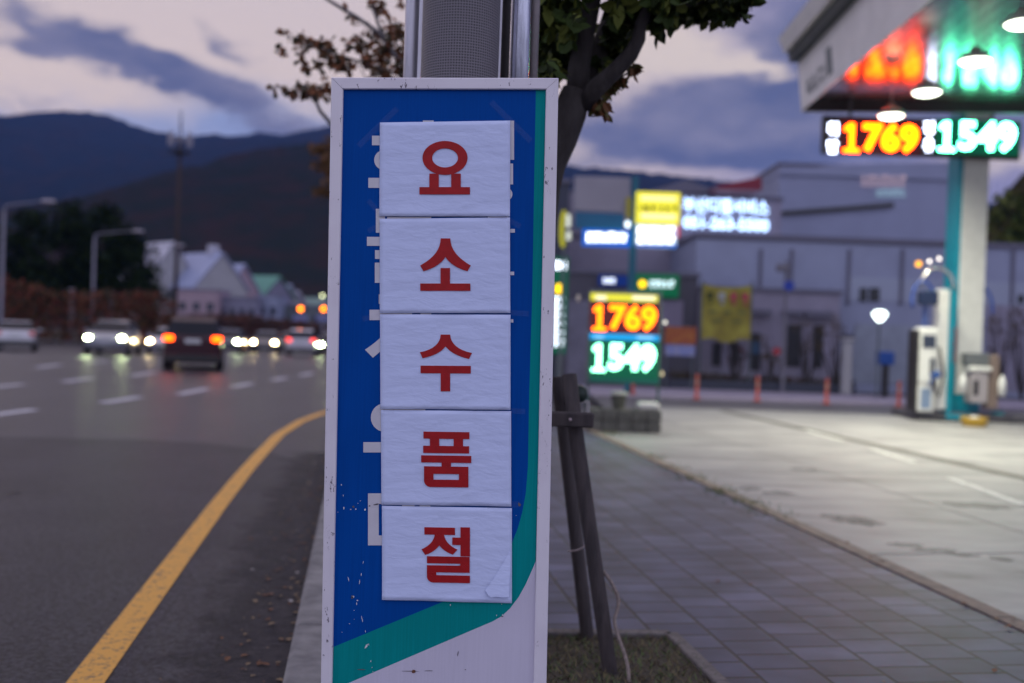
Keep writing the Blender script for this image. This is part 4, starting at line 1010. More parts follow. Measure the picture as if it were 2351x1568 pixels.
mb = MB(); zdigits(mb, '휘', 1899, 281, 1923, 311, BD, off=.03); zdigits(mb, '발', 1899, 322, 1923, 352, BD, off=.03); child(mb, 'white_syllables', WHT, board, c)
mb = MB(); zdigits(mb, '경', 2119, 279, 2143, 309, BD, off=.03); zdigits(mb, '유', 2119, 319, 2143, 349, BD, off=.03); child(mb, 'white_syllables', WHT, board, c)
for xx in (-w_*.36, w_*.36):
    mb = MB(); top = zs-c.z; mb.box(c+Vector((xx, .06, (h_/2+top)/2)), (.05, .05, top-h_/2)); child(mb, 'hanger', steel, board, c)

# ------------------------------------------------------------------ canopy column and pump island
cb = at(2218, 600, 21.15); cb.z = 0
colm = thing('canopy_column', cb, 'white canopy column with teal edges rising from the pump island', 'column')
mb = MB(); mb.box((cb.x-.03, cb.y, zs/2), (.62, .55, zs-.005), bev=.01); child(mb, 'column_body', teal_p, colm, cb)
mb = MB(); mb.box((cb.x+.01, cb.y-.285, zs/2+.25), (.53, .03, zs-.55), bev=.008); child(mb, 'white_cladding', white_p, colm, cb)
mb = MB(); mb.box((cb.x-.32, cb.y-.28, 1.55), (.09, .014, .75)); child(mb, 'red_notice', mat('red_notice', (.30, .03, .04), .5), colm, cb)
isl = thing('pump_island', Vector((cb.x, cb.y-.5, 0)), 'raised dark kerb island under the pumps and the column', 'island')
mb = MB(); mb.box((cb.x+.3, cb.y-.15, .075), (3.1, 1.5, .15), bev=.03); child(mb, 'island_kerb', mat('island_kerb', (.085, .08, .095), .6, n_scale=5, n_amt=.4), isl, Vector(isl.location))
mb = MB(); mb.box((cb.x-.45, cb.y-.905, .09), (.5, .012, .09)); child(mb, 'teal_panel', teal_p, isl, Vector(isl.location))
# white pump pillar
c = at(2158, 800, 20.45); c.z = .15
pl = thing('pump_pillar', c, 'slim white pillar left of the column, teal along its foot', 'pillar')
mb = MB(); mb.box(c+Vector((0, 0, 1.3)), (.21, .3, 2.45), bev=.02); child(mb, 'pillar_body', white_p, pl, c)
mb = MB(); mb.box(c+Vector((.17, .02, 1.25)), (.12, .25, 2.6), bev=.01); child(mb, 'teal_side', teal_p, pl, c)
# fuel dispenser
c = at(2117, 900, 20.3); c.z = .15
fd = thing('fuel_dispenser', c, 'white fuel dispenser with curved hose mast and blue nozzle, left end of the island', 'fuel pump')
mb = MB(); mb.box(c+Vector((.02, 0, 1.16)), (.38, .4, 1.15), bev=.04); mb.box(c+Vector((.0, 0, .3)), (.34, .36, .55), bev=.02); child(mb, 'cabinet', white_p, fd, c)
mb = MB(); mb.box(c+Vector((-.21, 0, .85)), (.06, .42, 1.66), bev=.01); child(mb, 'dark_side', blackp, fd, c)
mb = MB(); mb.box(c+Vector((.02, -.205, 1.45)), (.26, .012, .26)); mb.box(c+Vector((.10, -.205, .95)), (.10, .012, .34)); child(mb, 'screen', mat('pump_screen', (.03, .04, .07), .3), fd, c)
mb = MB(); mb.box(c+Vector((.0, -.186, .3)), (.2, .012, .4)); child(mb, 'lower_panel', mat('pump_panel', (.16, .22, .34), .5), fd, c)
mb = MB(); mb.box(c+Vector((.0, -.1, 2.33)), (.36, .2, .28), bev=.02); child(mb, 'display', mat('display_navy', (.01, .02, .06), .3), fd, c)
mb = MB(); mb.box(c+Vector((.0, .02, 2.0)), (.07, .07, .6)); child(mb, 'mast', mat('mast_blue', (.05, .09, .28), .5), fd, c)
def arc(c0, r_, a0, a1, n=12, sz=1.0): return [c0+Vector((r_*math.cos(a0+(a1-a0)*i/n), 0, sz*r_*math.sin(a0+(a1-a0)*i/n))) for i in range(n+1)]
mb = MB(); mb.tube(arc(c+Vector((.22, 0, 2.55)), .34, 0, math.pi, sz=1.2), .035, 10); child(mb, 'hose_mast', mat('mast_steel', (.65, .64, .62), .22, metal=.9), fd, c, True)
hb = mat('hose_blue', (.02, .06, .30), .45)
mb = MB(); mb.tube(arc(c+Vector((-.08, -.05, 2.3)), .22, .2, math.pi+.5, sz=1.7), .028, 8); child(mb, 'hose', hb, fd, c, True)
mb = MB(); mb.tube([c+Vector((.24, -.2, 1.35)), c+Vector((.30, -.3, .8)), c+Vector((.2, -.32, .35)), c+Vector((.1, -.25, .6)), c+Vector((.08, -.22, .95))], .028, 8); child(mb, 'hose', blackp, fd, c, True)
mb = MB(); mb.box(c+Vector((.16, -.24, .78)), (.18, .1, .14), ry=-.5, bev=.02); mb.tube([c+Vector((.1, -.24, .72)), c+Vector((.02, -.28, .58))], .02, 8); child(mb, 'nozzle', mat('nozzle_blue', (.01, .06, .25), .4), fd, c)
mb = MB(); mb.ball(at(2109, 606, 20.2), .06); child(mb, 'amber_light', glow('amber', (2.6, 1.1, .05)), fd, c)
for x, y in ((2134, 600), (2156, 594)):  # glowing balls paint the canopy lamps' glints on the hose mast
    mb = MB(); mb.ball(at(x, y, 20.15), .035); child(mb, 'mast_glint', glow('glint_glow', (3.4, 3.1, 2.8)), fd, c)
mb = MB(); mb.ball(at(2139, 680, 20.15), .035); child(mb, 'mast_glint', glow('glint_glow2', (1.1, 1.1, 1.1)), fd, c)  # one more painted glint, dimmer and lower
mb = MB(); mb.tube(arc(at(2262, 700, 20.9)-Vector((.12, 0, .1)), .28, -.2, 1.9, sz=1.7), .028, 8); child(mb, 'hose', hb, fd, c, True)
# right: service cabinet, tray, bucket, oil bottles
c = at(2236, 950, 20.25); c.z = .15
sc_ = thing('service_cabinet', c, 'grey and white service cabinet standing in front of the column foot', 'cabinet')
mb = MB(); mb.box(c+Vector((.02, 0, .55)), (.34, .34, .62), bev=.02); child(mb, 'cabinet_body', mat('cab_grey', (.33, .30, .32), .5), sc_, c)
mb = MB(); mb.box(c+Vector((.02, -.02, .93)), (.44, .4, .10), bev=.03); child(mb, 'tray', white_p, sc_, c)
mb = MB(); mb.box(c+Vector((.0, .04, 1.12)), (.46, .3, .26), bev=.02); child(mb, 'upper_box', mat('cab_dark', (.11, .12, .13), .5), sc_, c)
mb = MB(); mb.box(c+Vector((-.06, -.175, .55)), (.10, .01, .3)); child(mb, 'slot', blackp, sc_, c)
mb = MB(); mb.box(c+Vector((.33, .05, .68)), (.22, .3, 1.1), bev=.02); child(mb, 'side_locker', mat('cab_brown', (.19, .14, .12), .6), sc_, c)
for dx, dz, sx_, nm_ in ((-.32, .62, .07, 'gallon_bottle'), (.47, .60, .075, 'gallon_bottle')):
    mb = MB(); mb.lathe(c+Vector((dx, -.16, dz-.2)), [(0, 0), (sx_, 0), (sx_, .28), (sx_*.5, .38), (sx_*.35, .42), (0, .42)], 14)
    child(mb, nm_, mat('bottle_white', (.7, .7, .68), .3), sc_, c, True)
c = G(2236, 978)
ct = thing('floor_tray', c, 'round yellow tray with a pale centre on the concrete before the cabinet', 'tray')
mb = MB(); mb.lathe((0, 0, 0), [(0, .0), (.21, .0), (.25, .12), (.25, .17), (.22, .17), (.19, .1), (0, .1)], 22); mb.build('tray_rim', mat('tray_yellow', (.42, .26, .03), .5), ct, smooth=False)
mb = MB(); mb.lathe((0, 0, 0), [(0, .20), (.07, .19), (.11, .105)], 14); mb.build('tray_centre', white_p, ct)
c = G(2290, 968)
bk = thing('bucket', c, 'small turquoise bucket at the right end of the pump island', 'bucket')
mb = MB(); mb.lathe((0, 0, 0), [(0, .0), (.09, .0), (.12, .2), (.125, .2), (.1, .01)], 18); mb.build('pail', mat('bucket_teal', (.02, .33, .36), .4), bk, smooth=True)
mb = MB(); mb.tube(arc(Vector((0, 0, .2)), .12, 0, math.pi), .005, 6); mb.build('handle', steel, bk)

# ------------------------------------------------------------------ standing price sign
c = G(1430, 986); SD = c.y
st = thing('price_stand', c, 'free-standing lit price sign with orange 1769 over green 1549', 'price display')
def bxp(mb, x0, y0, x1, y1, d, th_, m=0, fwd=0.0, bev=.0):
    q_, w2, h2 = rect(x0, y0, x1, y1, d); mb.box(q_+Vector((0, th_/2-fwd, 0)), (w2, th_, h2), m, bev=bev); return mb
mb = MB(); bxp(mb, 1350, 668, 1516, 880, SD, .16, bev=.015); child(mb, 'cabinet', mat('stand_grey', (.10, .13, .13), .5), st, c)
mb = MB(); bxp(mb, 1356, 675, 1510, 692, SD, .01, fwd=.012); child(mb, 'yellow_header', YEL_E, st, c)
mb = MB(); bxp(mb, 1368, 678, 1392, 689, SD, .004, fwd=.016); bxp(mb, 1452, 679, 1504, 689, SD, .004, fwd=.016); child(mb, 'header_text', glow('hdr_w', (1.3, 1.2, .8)), st, c)
mb = MB(); bxp(mb, 1354, 693, 1513, 766, SD, .01, fwd=.012); child(mb, 'orange_glare_field', glow('glare_red2', (.09, .016, .024)), st, c)  # glare of the orange digits painted as a dim glowing backing
mb = MB(); bxp(mb, 1354, 767, 1513, 781, SD, .01, fwd=.012); child(mb, 'blue_strip', CY_E, st, c)
mb = MB(); bxp(mb, 1364, 770, 1386, 778, SD, .004, fwd=.016); bxp(mb, 1462, 770, 1500, 779, SD, .004, fwd=.016); child(mb, 'strip_text', glow('strip_w', (.25, .75, 1.3)), st, c)
mb = MB(); bxp(mb, 1354, 782, 1513, 868, SD, .01, fwd=.012); child(mb, 'green_glare_field', glow('glare_green2', (.0, .105, .055)), st, c)  # painted glare again, green, behind the lower digits
mb = MB(); bxp(mb, 1354, 869, 1513, 879, SD, .01, fwd=.012); child(mb, 'foot_strip', mat('foot_green', (.0, .14, .10), .4), st, c)
mb = MB(); zdigits(mb, '1769', 1361, 700, 1507, 759, SD-.03, off=.036); child(mb, 'orange_digits', ORG, st, c)
mb = MB(); zdigits(mb, '1549', 1359, 789, 1505, 853, SD-.03, off=.040); child(mb, 'green_digits', GRN, st, c)
for xx in (1349, 1511):
    mb = MB(); p0, p1 = at(xx-3, 975, SD+.1), at(xx+2, 700, SD+.1); p1.x = p0.x; mb.tube([p0, p1], .022, 10); child(mb, 'leg', mat('leg_green', (.05, .10, .09), .5), st, c)
for x0, y0, x1, y1 in ((1502, 852, 1512, 868), (1497, 715, 1507, 735)):
    pass
mb = MB(); mb.ball(at(1527, 740, SD-.1), .028); child(mb, 'side_light', glow('side_w', (1.6, 1.55, 1.3)), st, c)
mb = MB(); mb.ball(at(1520, 858, SD-.1), .022, sz=1.8); child(mb, 'side_light', glow('side_y', (1.0, .85, .5)), st, c)
mb = MB(); mb.ball(at(1327, 685, SD-.1), .03, sz=2); child(mb, 'side_light', mat('side_pale', (.5, .45, .4), .5), st, c)
# block planter under it
c2 = G(1428, 988); c2.y -= .1
pln = thing('block_planter', c2, 'low dark block planter under the standing price sign', 'planter')
cm = mat('block_stone', (.12, .115, .105), .85, n_scale=7, col2=(.07, .068, .06))
wpl = 166*SD/F; 
mb = MB()
for j in range(2):
    for i in range(5):
        mb.box(c2+Vector((-wpl/2+wpl*(i+.5)/5 + (0 if j else .0), .0, .09+.175*j)), (wpl/5-.012, .4, .165), bev=.012)
child(mb, 'blocks', cm, pln, c2)
for xx, hh, ww, mm_ in ((-.08, .24, .13, mat('pot_dark', (.07, .07, .05), .7)),):
    mb = MB(); mb.lathe(c2+Vector((xx, 0, .35)), [(0, 0), (ww*.7, 0), (ww, hh), (ww*.9, hh), (0, hh-.03)], 16); child(mb, 'flower_pot', mm_, pln, c2)
mb = MB(); mb.lathe(c2+Vector((-.08, 0, .575)), [(0, .05), (.12, .04), (.15, 0)], 14); child(mb, 'pot_lid', mat('lid_grey', (.28, .27, .25), .7), pln, c2)
mb = MB(); mb.box(c2+Vector((.38, 0, .41)), (.34, .3, .12), bev=.03); child(mb, 'white_bag', mat('bag_white', (.5, .49, .47), .6), pln, c2)
pl_ = at(1385, 982, SD-.5); mb = MB(); cl = [(Vector((0, 0, .06)), (.07, .05, .06), 60)]; foliage(mb, cl, rnd, .05, 1)
o = mb.build('weed_clump', mat('weed_bright', (.14, .17, .02), .6)); o.location = G(1383, 988); tag(o, 'bright green weed clump growing at the foot of the block planter', 'weed')

# ------------------------------------------------------------------ bollards
bp_ = None
labs = ['orange bollard glimpsed beneath the standing price sign', 'orange bollard just right of the standing price sign', 'orange bollard in front of the yellow banner', 'orange bollard before the pale gate, left of the dispenser by far', 'orange bollard close beside the fuel dispenser']
for i, (x, yb) in enumerate(((1452, 905), (1599, 917), (1738, 922), (1897, 928), (2063, 934))):
    c = G(x, yb, .05)
    if bp_ is None:
        th = thing('bollard', c, labs[i], 'bollard', 'orange bollards along the far pavement')
        mb = MB(); mb.lathe((0, 0, 0), [(0, 0), (.10, 0), (.10, .03), (.045, .05), (.042, .55), (.03, .60), (0, .61)], 14); mb.build('post', mat('bollard_orange', (.33, .05, .035), .5), th, smooth=True)
        mb = MB(); mb.lathe((0, 0, 0), [(.047, .36), (.047, .48)], 14); mb.build('reflective_band', mat('band_pale', (.36, .16, .12), .4), th)
        bp_ = th
    else:
        th = copy_tree(bp_); th.location = c; th['label'] = labs[i]

# ------------------------------------------------------------------ buildings on the right
wall_a = mat('wall_bluegrey', (.30, .325, .47), .7, n_scale=.8, n_amt=.14)
wall_b = mat('wall_mauve', (.29, .265, .36), .75, n_scale=1.2, n_amt=.18)
wall_c = mat('wall_slate', (.27, .29, .43), .7, n_scale=.6, n_amt=.12)
trimm = mat('wall_trim', (.13, .125, .18), .7); dark_g = mat('dark_glass', (.012, .014, .022), .25); paleb = mat('pale_blue', (.32, .35, .47), .6)
def block(name, label, cat, x0, ytop0, x1, ytop1, d, depth, m, flat=False):
    p0, p1 = at(x0, ytop0, d), at(x1, ytop1, d)
    zt = (p0.z+p1.z)/2; base = Vector(((p0.x+p1.x)/2, d, 0))
    th = thing(name, base, label, cat)
    mb = MB(); mb.box(base+Vector((0, depth/2, zt/2)), (p1.x-p0.x, depth, zt)); child(mb, 'wall', m, th, base)
    mb = MB(); mb.box(base+Vector((0, depth/2, zt+.06)), (p1.x-p0.x+.12, depth+.12, .12)); child(mb, 'parapet', trimm, th, base)
    return th, base, zt
def on_wall(th, base, name, x0, y0, x1, y1, d, m, pr=.03, th_=.06):
    q_, w2, h2 = rect(x0, y0, x1, y1, d); mb = MB(); mb.box(q_+Vector((0, th_/2-pr, 0)), (w2, th_, h2)); return child(mb, name, m, th, base)
# low front building running right
L1, L1b, z1 = block('warehouse', 'long low blue-grey warehouse behind the pumps and bollards', 'warehouse', 1600, 545, 2700, 580, 31, 9, wall_a)
on_wall(L1, L1b, 'eaves_band', 1600, 552, 2690, 566, 31, trimm, .04)
on_wall(L1, L1b, 'light_panel', 1950, 648, 2690, 702, 31, paleb, .02)
for x0, x1 in ((1973, 1989), (1995, 2018)): on_wall(L1, L1b, 'window', x0, 661, x1, 692, 31, dark_g, .05)
for x0, x1 in ((2336, 2350), (2372, 2390)): on_wall(L1, L1b, 'window', x0, 677, x1, 697, 31, dark_g, .05)
for xx in (1741, 1812, 1944, 2066, 2320): on_wall(L1, L1b, 'downpipe', xx, 572, xx+7, 700, 31, trimm, .06)
on_wall(L1, L1b, 'roller_door', 1960, 745, 2100, 880, 31, mat('roller', (.30, .33, .42), .5, n_scale=3, n_amt=.2), .02)
on_wall(L1, L1b, 'lower_wall', 2262, 700, 2700, 905, 31, wall_b, .015)
# workshop in front of it with openings
M1, M1b, z2 = block('workshop', 'mauve workshop with dark doorways behind the yellow banner', 'workshop', 1604, 664, 1930, 676, 30, .9, wall_b)
for x0, y0, x1, y1 in ((1635, 786, 1656, 840), (1676, 786, 1697, 842), (1723, 765, 1746, 850), (1806, 745, 1838, 842), (1866, 748, 1889, 845)): on_wall(M1, M1b, 'doorway', x0, y0, x1, y1, 30, mat('doorway_dark', (.035, .035, .05), .6, n_scale=6, n_amt=.6), .03)
for x0, y0, x1, y1 in ((1722, 711, 1768, 722), (1796, 713, 1840, 723), (1846, 715, 1908, 728)): on_wall(M1, M1b, 'awning', x0, y0, x1, y1, 30, trimm, .25, .25)
on_wall(M1, M1b, 'poster', 1727, 785, 1742, 812, 30, mat('poster_blue', (.04, .10, .20), .5), .07)
for x0, x1, y0 in ((1656, 1676, 800), (1770, 1800, 850), (1842, 1862, 780)): on_wall(M1, M1b, 'pale_pier', x0, y0, x1, 880, 30, mat('pier', (.28, .26, .36), .7), .05)
# middle block with the lit lettering
T2, T2b, z3_ = block('service_building', 'grey-mauve building carrying the white lit lettering', 'building', 1296, 452, 1795, 452, 36, 8, wall_b)
mb = MB(); g0, g1, g2 = at(1478, 442, 37), at(1575, 412, 37), at(1660, 442, 37)
mb.add([g0, g2, g1, g0+Vector((0, 8, 0)), g2+Vector((0, 8, 0)), g1+Vector((0, 8, 0))], [(0, 1, 2), (3, 5, 4), (0, 2, 5, 3), (2, 1, 4, 5), (0, 3, 4, 1)]); child(mb, 'gable_roof', trimm, T2, T2b)
mb = MB(); g0, g1, g2 = at(1625, 438, 35.9), at(1730, 418, 35.9), at(1730, 447, 35.9); g3 = at(1640, 447, 35.9)
mb.add([g0, g3, g2, g1]+[p+Vector((0, -1.2, -.0)) for p in (g0, g3, g2, g1)], [(0, 1, 2, 3), (7, 6, 5, 4), (0, 3, 7, 4), (1, 5, 6, 2), (3, 2, 6, 7), (0, 4, 5, 1)]); child(mb, 'red_awning', mat('red_roof', (.20, .012, .035), .6), T2, T2b)
on_wall(T2, T2b, 'cornice', 1296, 540, 1600, 549, 36, trimm, .05)
mb = MB(); mb2 = MB()
q_, w2, h2 = rect(1568, 456, 1764, 492, 35.9); q_.y -= .06
tl = R(2.2); ux = (math.cos(tl), 0, -math.sin(tl)*.2)
text_mb(mb, '부산디젤서비스', q_, ux, (0, 0, 1), w2, h2, .022)
q_, w2, h2 = rect(1568, 500, 1764, 528, 35.9); q_.y -= .06
text_mb(mb, '051-263-5500', q_, ux, (0, 0, 1), w2, h2, .03)
ls = child(mb, 'lit_lettering', glow('lit_letters', (1.6, 2.3, 3.6)), T2, T2b)
on_wall(T2, T2b, 'amber_sign', 1633, 556, 1692, 572, 35.9, glow('amber_sign', (.42, .17, .03)), .08)
on_wall(T2, T2b, 'dark_sign', 1640, 545, 1686, 555, 35.9, mat('dsign', (.06, .07, .05), .6), .08)
# tall warehouse at the back
T1, T1b, z4_ = block('tall_warehouse', 'tall windowless slate warehouse rising behind, under the price board', 'warehouse', 1790, 392, 2188, 380, 42, 14, wall_c)
mb = MB(); a, b1, c1 = at(1790, 400, 41.9), at(1905, 378, 41.9), at(2188, 372, 41.9)
mb.add([a, Vector((c1.x, c1.y, a.z)), c1, b1]+[p+Vector((0, 14, 0)) for p in (a, Vector((c1.x, c1.y, a.z)), c1, b1)], [(0, 1, 2, 3), (4, 7, 6, 5), (3, 2, 6, 7), (0, 3, 7, 4), (1, 5, 6, 2)]); child(mb, 'roof_rise', wall_c, T1, T1b)
mb = MB(); p0, p1 = at(1790, 496, 41.9), at(2052, 476, 41.9)
mb.add([p0+Vector((0, -.05, 0)), p1+Vector((0, -.05, 0)), p1+Vector((0, -.05, .2)), p0+Vector((0, -.05, .2))], [(0, 1, 2, 3)]); child(mb, 'dark_slot', blackp, T1, T1b)
def pseudo(th, base, name, x0, y0, x1, y1, d, n, m):
    mb = MB(); rr = random.Random(int(x0+y0)); st_ = (x1-x0)/n
    for i in range(n):
        xa = x0+st_*i
        for x_, y_, X_, Y_ in ((.1, 0, .3, 1), (.5, rr.choice((0, .2)), .9, rr.choice((.3, .4))), (.5, .6, .7, 1.0)):
            bxp(mb, xa+st_*x_, y0+(y1-y0)*y_, xa+st_*X_, y0+(y1-y0)*Y_, d, .03, fwd=.04)
    return child(mb, name, m, th, base)
pseudo(T1, T1b, 'wall_lettering', 1978, 402, 2080, 428, 41.9, 7, glow('pink_l', (.42, .32, .42)))
pseudo(T1, T1b, 'wall_lettering', 2012, 434, 2080, 452, 41.9, 6, glow('cyan_l', (.28, .42, .55)))
# dark tower left of the pylon
D1, D1b, _ = block('dark_building', 'narrow dark building edge seen between the sign and the pylon', 'building', 1230, 418, 1308, 420, 33, 5, mat('navy_wall', (.035, .04, .07), .6))
# entrance kiosk under the green sign
K1, K1b, _ = block('shop_entrance', 'dark framed shop entrance under the green lit sign', 'shop', 1300, 626, 1603, 636, 29.5, 1.2, mat('kiosk', (.075, .07, .10), .6))
on_wall(K1, K1b, 'window', 1515, 690, 1567, 752, 29.5, mat('win_mauve', (.20, .17, .26), .4), .04)
on_wall(K1, K1b, 'grey_wall', 1302, 690, 1350, 900, 29.5, mat('kiosk_wall', (.20, .19, .26), .7, n_scale=2, n_amt=.3), .04)
on_wall(K1, K1b, 'blue_sign', 1374, 632, 1440, 656, 29.4, glow('bs', (.002, .02, .16)), .06)
pseudo(K1, K1b, 'sign_text', 1385, 638, 1414, 650, 29.3, 3, WB)
on_wall(K1, K1b, 'green_sign', 1460, 630, 1558, 682, 29.4, glow('gs', (.0, .10, .045)), .06)
mb = MB(); q_ = at(1475, 652, 29.25); mb.lathe((0, 0, 0), [(0, 0), (.11, 0)], 18)
for v in mb.v: v.xyz = (q_.x+v.x, q_.y, q_.z+v.y)
child(mb, 'yellow_disc', glow('yd', (2.6, 1.6, .02)), K1, K1b)
pseudo(K1, K1b, 'sign_text', 1491, 644, 1548, 660, 29.3, 5, glow('gtext', (1.6, 2.1, 2.3)))

# ------------------------------------------------------------------ sign pylon
PD = 25.0
c = at(1450, 650, PD); c.z = 0
py = thing('sign_pylon', c, 'teal sign pylon carrying a yellow and white light box and a blank grey panel', 'sign pylon')
mb = MB(); zt = at(1457, 406, PD).z; mb.box((c.x, c.y, zt/2), (.17, .17, zt), bev=.01); child(mb, 'pole', mat('pylon_teal', (.0, .105, .17), .4), py, c)
def pan(name, x0, y0, x1, y1, m, pr=.0, th_=.12): 
    q_, w2, h2 = rect(x0, y0, x1, y1, PD); mb = MB(); mb.box(q_+Vector((0, -pr, 0)), (w2, th_, h2), bev=.01); return child(mb, name, m, py, c)
pan('blank_panel', 1318, 407, 1446, 485, mat('blank_grey', (.28, .26, .32), .35, n_scale=1.5, n_amt=.12))
pan('blue_panel', 1320, 489, 1432, 526, mat('pylon_blue', (.0, .10, .22), .4))
pan('yellow_box', 1458, 442, 1560, 516, glow('ybox', (1.0, .92, .06)), .03)
for y0, y1 in ((452, 462), (492, 505)): pan('yellow_glow', 1470, y0, 1550, y1, glow('yglow', (1.5, 1.25, .55)), .1)
mb = MB(); rr = random.Random(2)
for i in range(6):
    xa = 1462+i*16
    for k in range(3): bxp(mb, xa+rr.uniform(0, 7), 472+rr.uniform(0, 5), xa+rr.uniform(8, 12), 480+rr.uniform(0, 5), PD-.1, .01)
child(mb, 'box_text', mat('olive_text', (.10, .12, .01), .5), py, c)
pan('white_box', 1458, 517, 1552, 568, glow('wbox', (.55, .75, 1.1)), .03)
pan('blue_edge', 1458, 561, 1552, 568, glow('bedge', (.01, .15, .75)), .05)
pan('red_edge', 1552.5, 517, 1559, 545, glow('redge', (.65, .05, .10)), .03)
pseudo(py, c, 'box_lettering', 1462, 521, 1550, 538, PD-.15, 4, glow('bigw', (4, 4, 3.6)))
pseudo(py, c, 'box_lettering', 1462, 544, 1550, 560, PD-.15, 4, glow('bigw', (4, 4, 3.6)))
pan('lit_blue_box', 1337, 528, 1448, 566, glow('lbb', (.0, .13, .72)), .02)
pseudo(py, c, 'blue_box_lettering', 1346, 534, 1440, 556, PD-.15, 6, glow('bigw2', (4.5, 4.8, 4.4)))
pan('yellow_strip', 1436, 455, 1447, 502, mat('ystrip', (.38, .33, .03), .5), .12)
mb = MB(); mb.ball(at(1441, 515, PD-.2), .06, sz=1.4); child(mb, 'round_light', glow('rl', (2.2, 2.6, 2.9)), py, c)

# curved yellow sign and vertical blade sign peeping past the street sign
c = at(1302, 530, 24); c.z = 0
cs = thing('curved_sign', c, 'yellow rounded sign edge peeping out between the street sign and the pylon', 'sign')
mb = MB(); q_ = at(1306, 526, 24)
pts = [q_+Vector((-.10+.07*math.cos(a), 0, .42*math.sin(a))) for a in [math.pi*.5+math.pi*i/12 for i in range(13)]]
pts = [p for p in pts]; mb.tube(pts, .055, 8); child(mb, 'yellow_rim', glow('yrim', (.42, .40, .02)), cs, c, True)
mb = MB(); mb.box(q_+Vector((-.02, 0, .2)), (.10, .08, .3)); mb.box(q_+Vector((.0, 0, -.16)), (.10, .08, .2)); child(mb, 'pale_face', glow('pface', (.8, .85, .75)), cs, c)
mb = MB(); mb.tube([(q_.x-.1, q_.y+.06, 0), (q_.x-.1, q_.y+.06, q_.z)], .04, 10); child(mb, 'pole', steel, cs, c)
c = at(1287, 700, 24.5); c.z = 0
bs = thing('blade_sign', c, 'tall narrow lit blade sign, green with white characters, beside the street sign edge', 'sign')
mb = MB(); q_, w2, h2 = rect(1262, 590, 1302, 812, 24.5); mb.box(q_+Vector((0, .06, 0)), (w2, .1, h2)); child(mb, 'blade_box', glow('blade', (.0, .085, .05)), bs, c)
mb = MB(); bxp(mb, 1268, 600, 1300, 618, 24.4, .02); child(mb, 'white_head', WB, bs, c)
mb = MB(); mb.ball(at(1284, 663, 24.35), .12); child(mb, 'yellow_disc', glow('yd', (2.6, 1.6, .02)), bs, c)
mb = MB()
for i, s_ in enumerate(range(6)):
    y0 = 682+i*19.5; bxp(mb, 1268, y0, 1295, y0+4, 24.4, .02); bxp(mb, 1272, y0+7, 1280, y0+15, 24.4, .02); bxp(mb, 1285, y0+6, 1292, y0+16, 24.4, .02)
child(mb, 'white_characters', WB, bs, c)
mb = MB(); mb.tube([(c.x, c.y+.1, 0), (c.x, c.y+.1, q_.z)], .06, 10); child(mb, 'pole', steel, bs, c)

# banner, small boards, wall lamp
c, w2, h2 = rect(1612, 652, 1724, 782, 28.6)
bn = thing('banner', c, 'sagging yellow cloth banner with dark and pink lettering tied before the workshop', 'banner')
mb = MB(); nx, ny = 16, 14
for j in range(ny+1):
    for i in range(nx+1):
        u, v = i/nx, j/ny
        z = h2/2-v*h2 - .10*math.sin(math.pi*u)*(1-v) + .06*math.sin(u*9)*v
        mb.v.append(Vector((-w2/2+u*w2, .05*math.sin(u*8+v*3), z)))
for j in range(ny):
    for i in range(nx): mb.f.append([j*(nx+1)+i, (j+1)*(nx+1)+i, (j+1)*(nx+1)+i+1, j*(nx+1)+i+1]); mb.mi.append(0)
o = mb.build('cloth', mat('banner_yellow', (.38, .34, .055), .8, n_scale=2.5, col2=(.22, .17, .035)), bn, smooth=True)
mb = MB(); q_ = Vector((0, -.09, h2*.28))
for i, m_ in ((0, 0), (1, 1), (2, 2), (3, 2)):
    x = -w2*.36+i*w2*.24; mb.box(q_+Vector((x, 0, 0)), (.18, .004, .22), m_); mb.box(q_+Vector((x+.02, 0, -.2)), (.10, .004, .08), m_)
for i in range(3): mb.box(Vector((-w2*.3+i*w2*.3, -.09, .0)), (.22, .004, .07), 3)
for i in range(2): mb.box(Vector((-w2*.2+i*w2*.4, -.09, -.25)), (.3, .004, .06), 3)
mb.build('banner_lettering', [mat('ink_dark', (.05, .06, .01), .7), mat('ink_pale', (.35, .36, .38), .7), mat('ink_pink', (.42, .06, .09), .7), mat('ink_green', (.14, .16, .05), .7)], bn)
for sx_ in (-1, 1):
    mb = MB(); mb.tube([Vector((sx_*(w2/2+.02), .06, -c.z)), Vector((sx_*(w2/2+.02), .06, h2/2+.1))], .03, 8); mb.build('banner_post', steel, bn)
c, w2, h2 = rect(1526, 750, 1598, 818, 27.8)
sb_ = thing('notice_board', c, 'small orange and blue notice board right of the standing price sign', 'notice board')
mb = MB(); mb.box((0, 0, h2*.2), (w2, .05, h2*.58), bev=.005); mb.build('orange_board', mat('board_orange', (.42, .16, .03), .6, n_scale=8, col2=(.28, .04, .03)), sb_)
mb = MB(); mb.box((0, 0, -h2*.3), (w2*.95, .05, h2*.36), bev=.005); mb.build('blue_board', mat('board_blue', (.16, .20, .50), .6, n_scale=5, col2=(.3, .3, .45)), sb_)
for sx_ in (-1, 1):
    mb = MB(); mb.tube([Vector((sx_*w2*.42, .05, -c.z)), Vector((sx_*w2*.42, .05, h2/2))], .025, 8); mb.build('leg', steel, sb_)
c = at(2020, 725, 27); cz = c.z; c.z = 0
wl = thing('street_lantern', c, 'white lit lantern on a thin post in front of the warehouse', 'street lamp')
mb = MB(); mb.lathe((c.x, c.y, cz), [(0, -.17), (.08, -.13), (.19, .03), (.19, .07), (.10, .14), (0, .15)], 18); child(mb, 'globe', glow('lantern', (4.5, 5.2, 5)), wl, c, True)
mb = MB(); mb.tube([(c.x, c.y+.02, 0), (c.x, c.y+.02, cz-.1)], .03, 10); child(mb, 'post', steel, wl, c)
c = at(1805, 655, 28.2); cz = c.z; c.z = 0
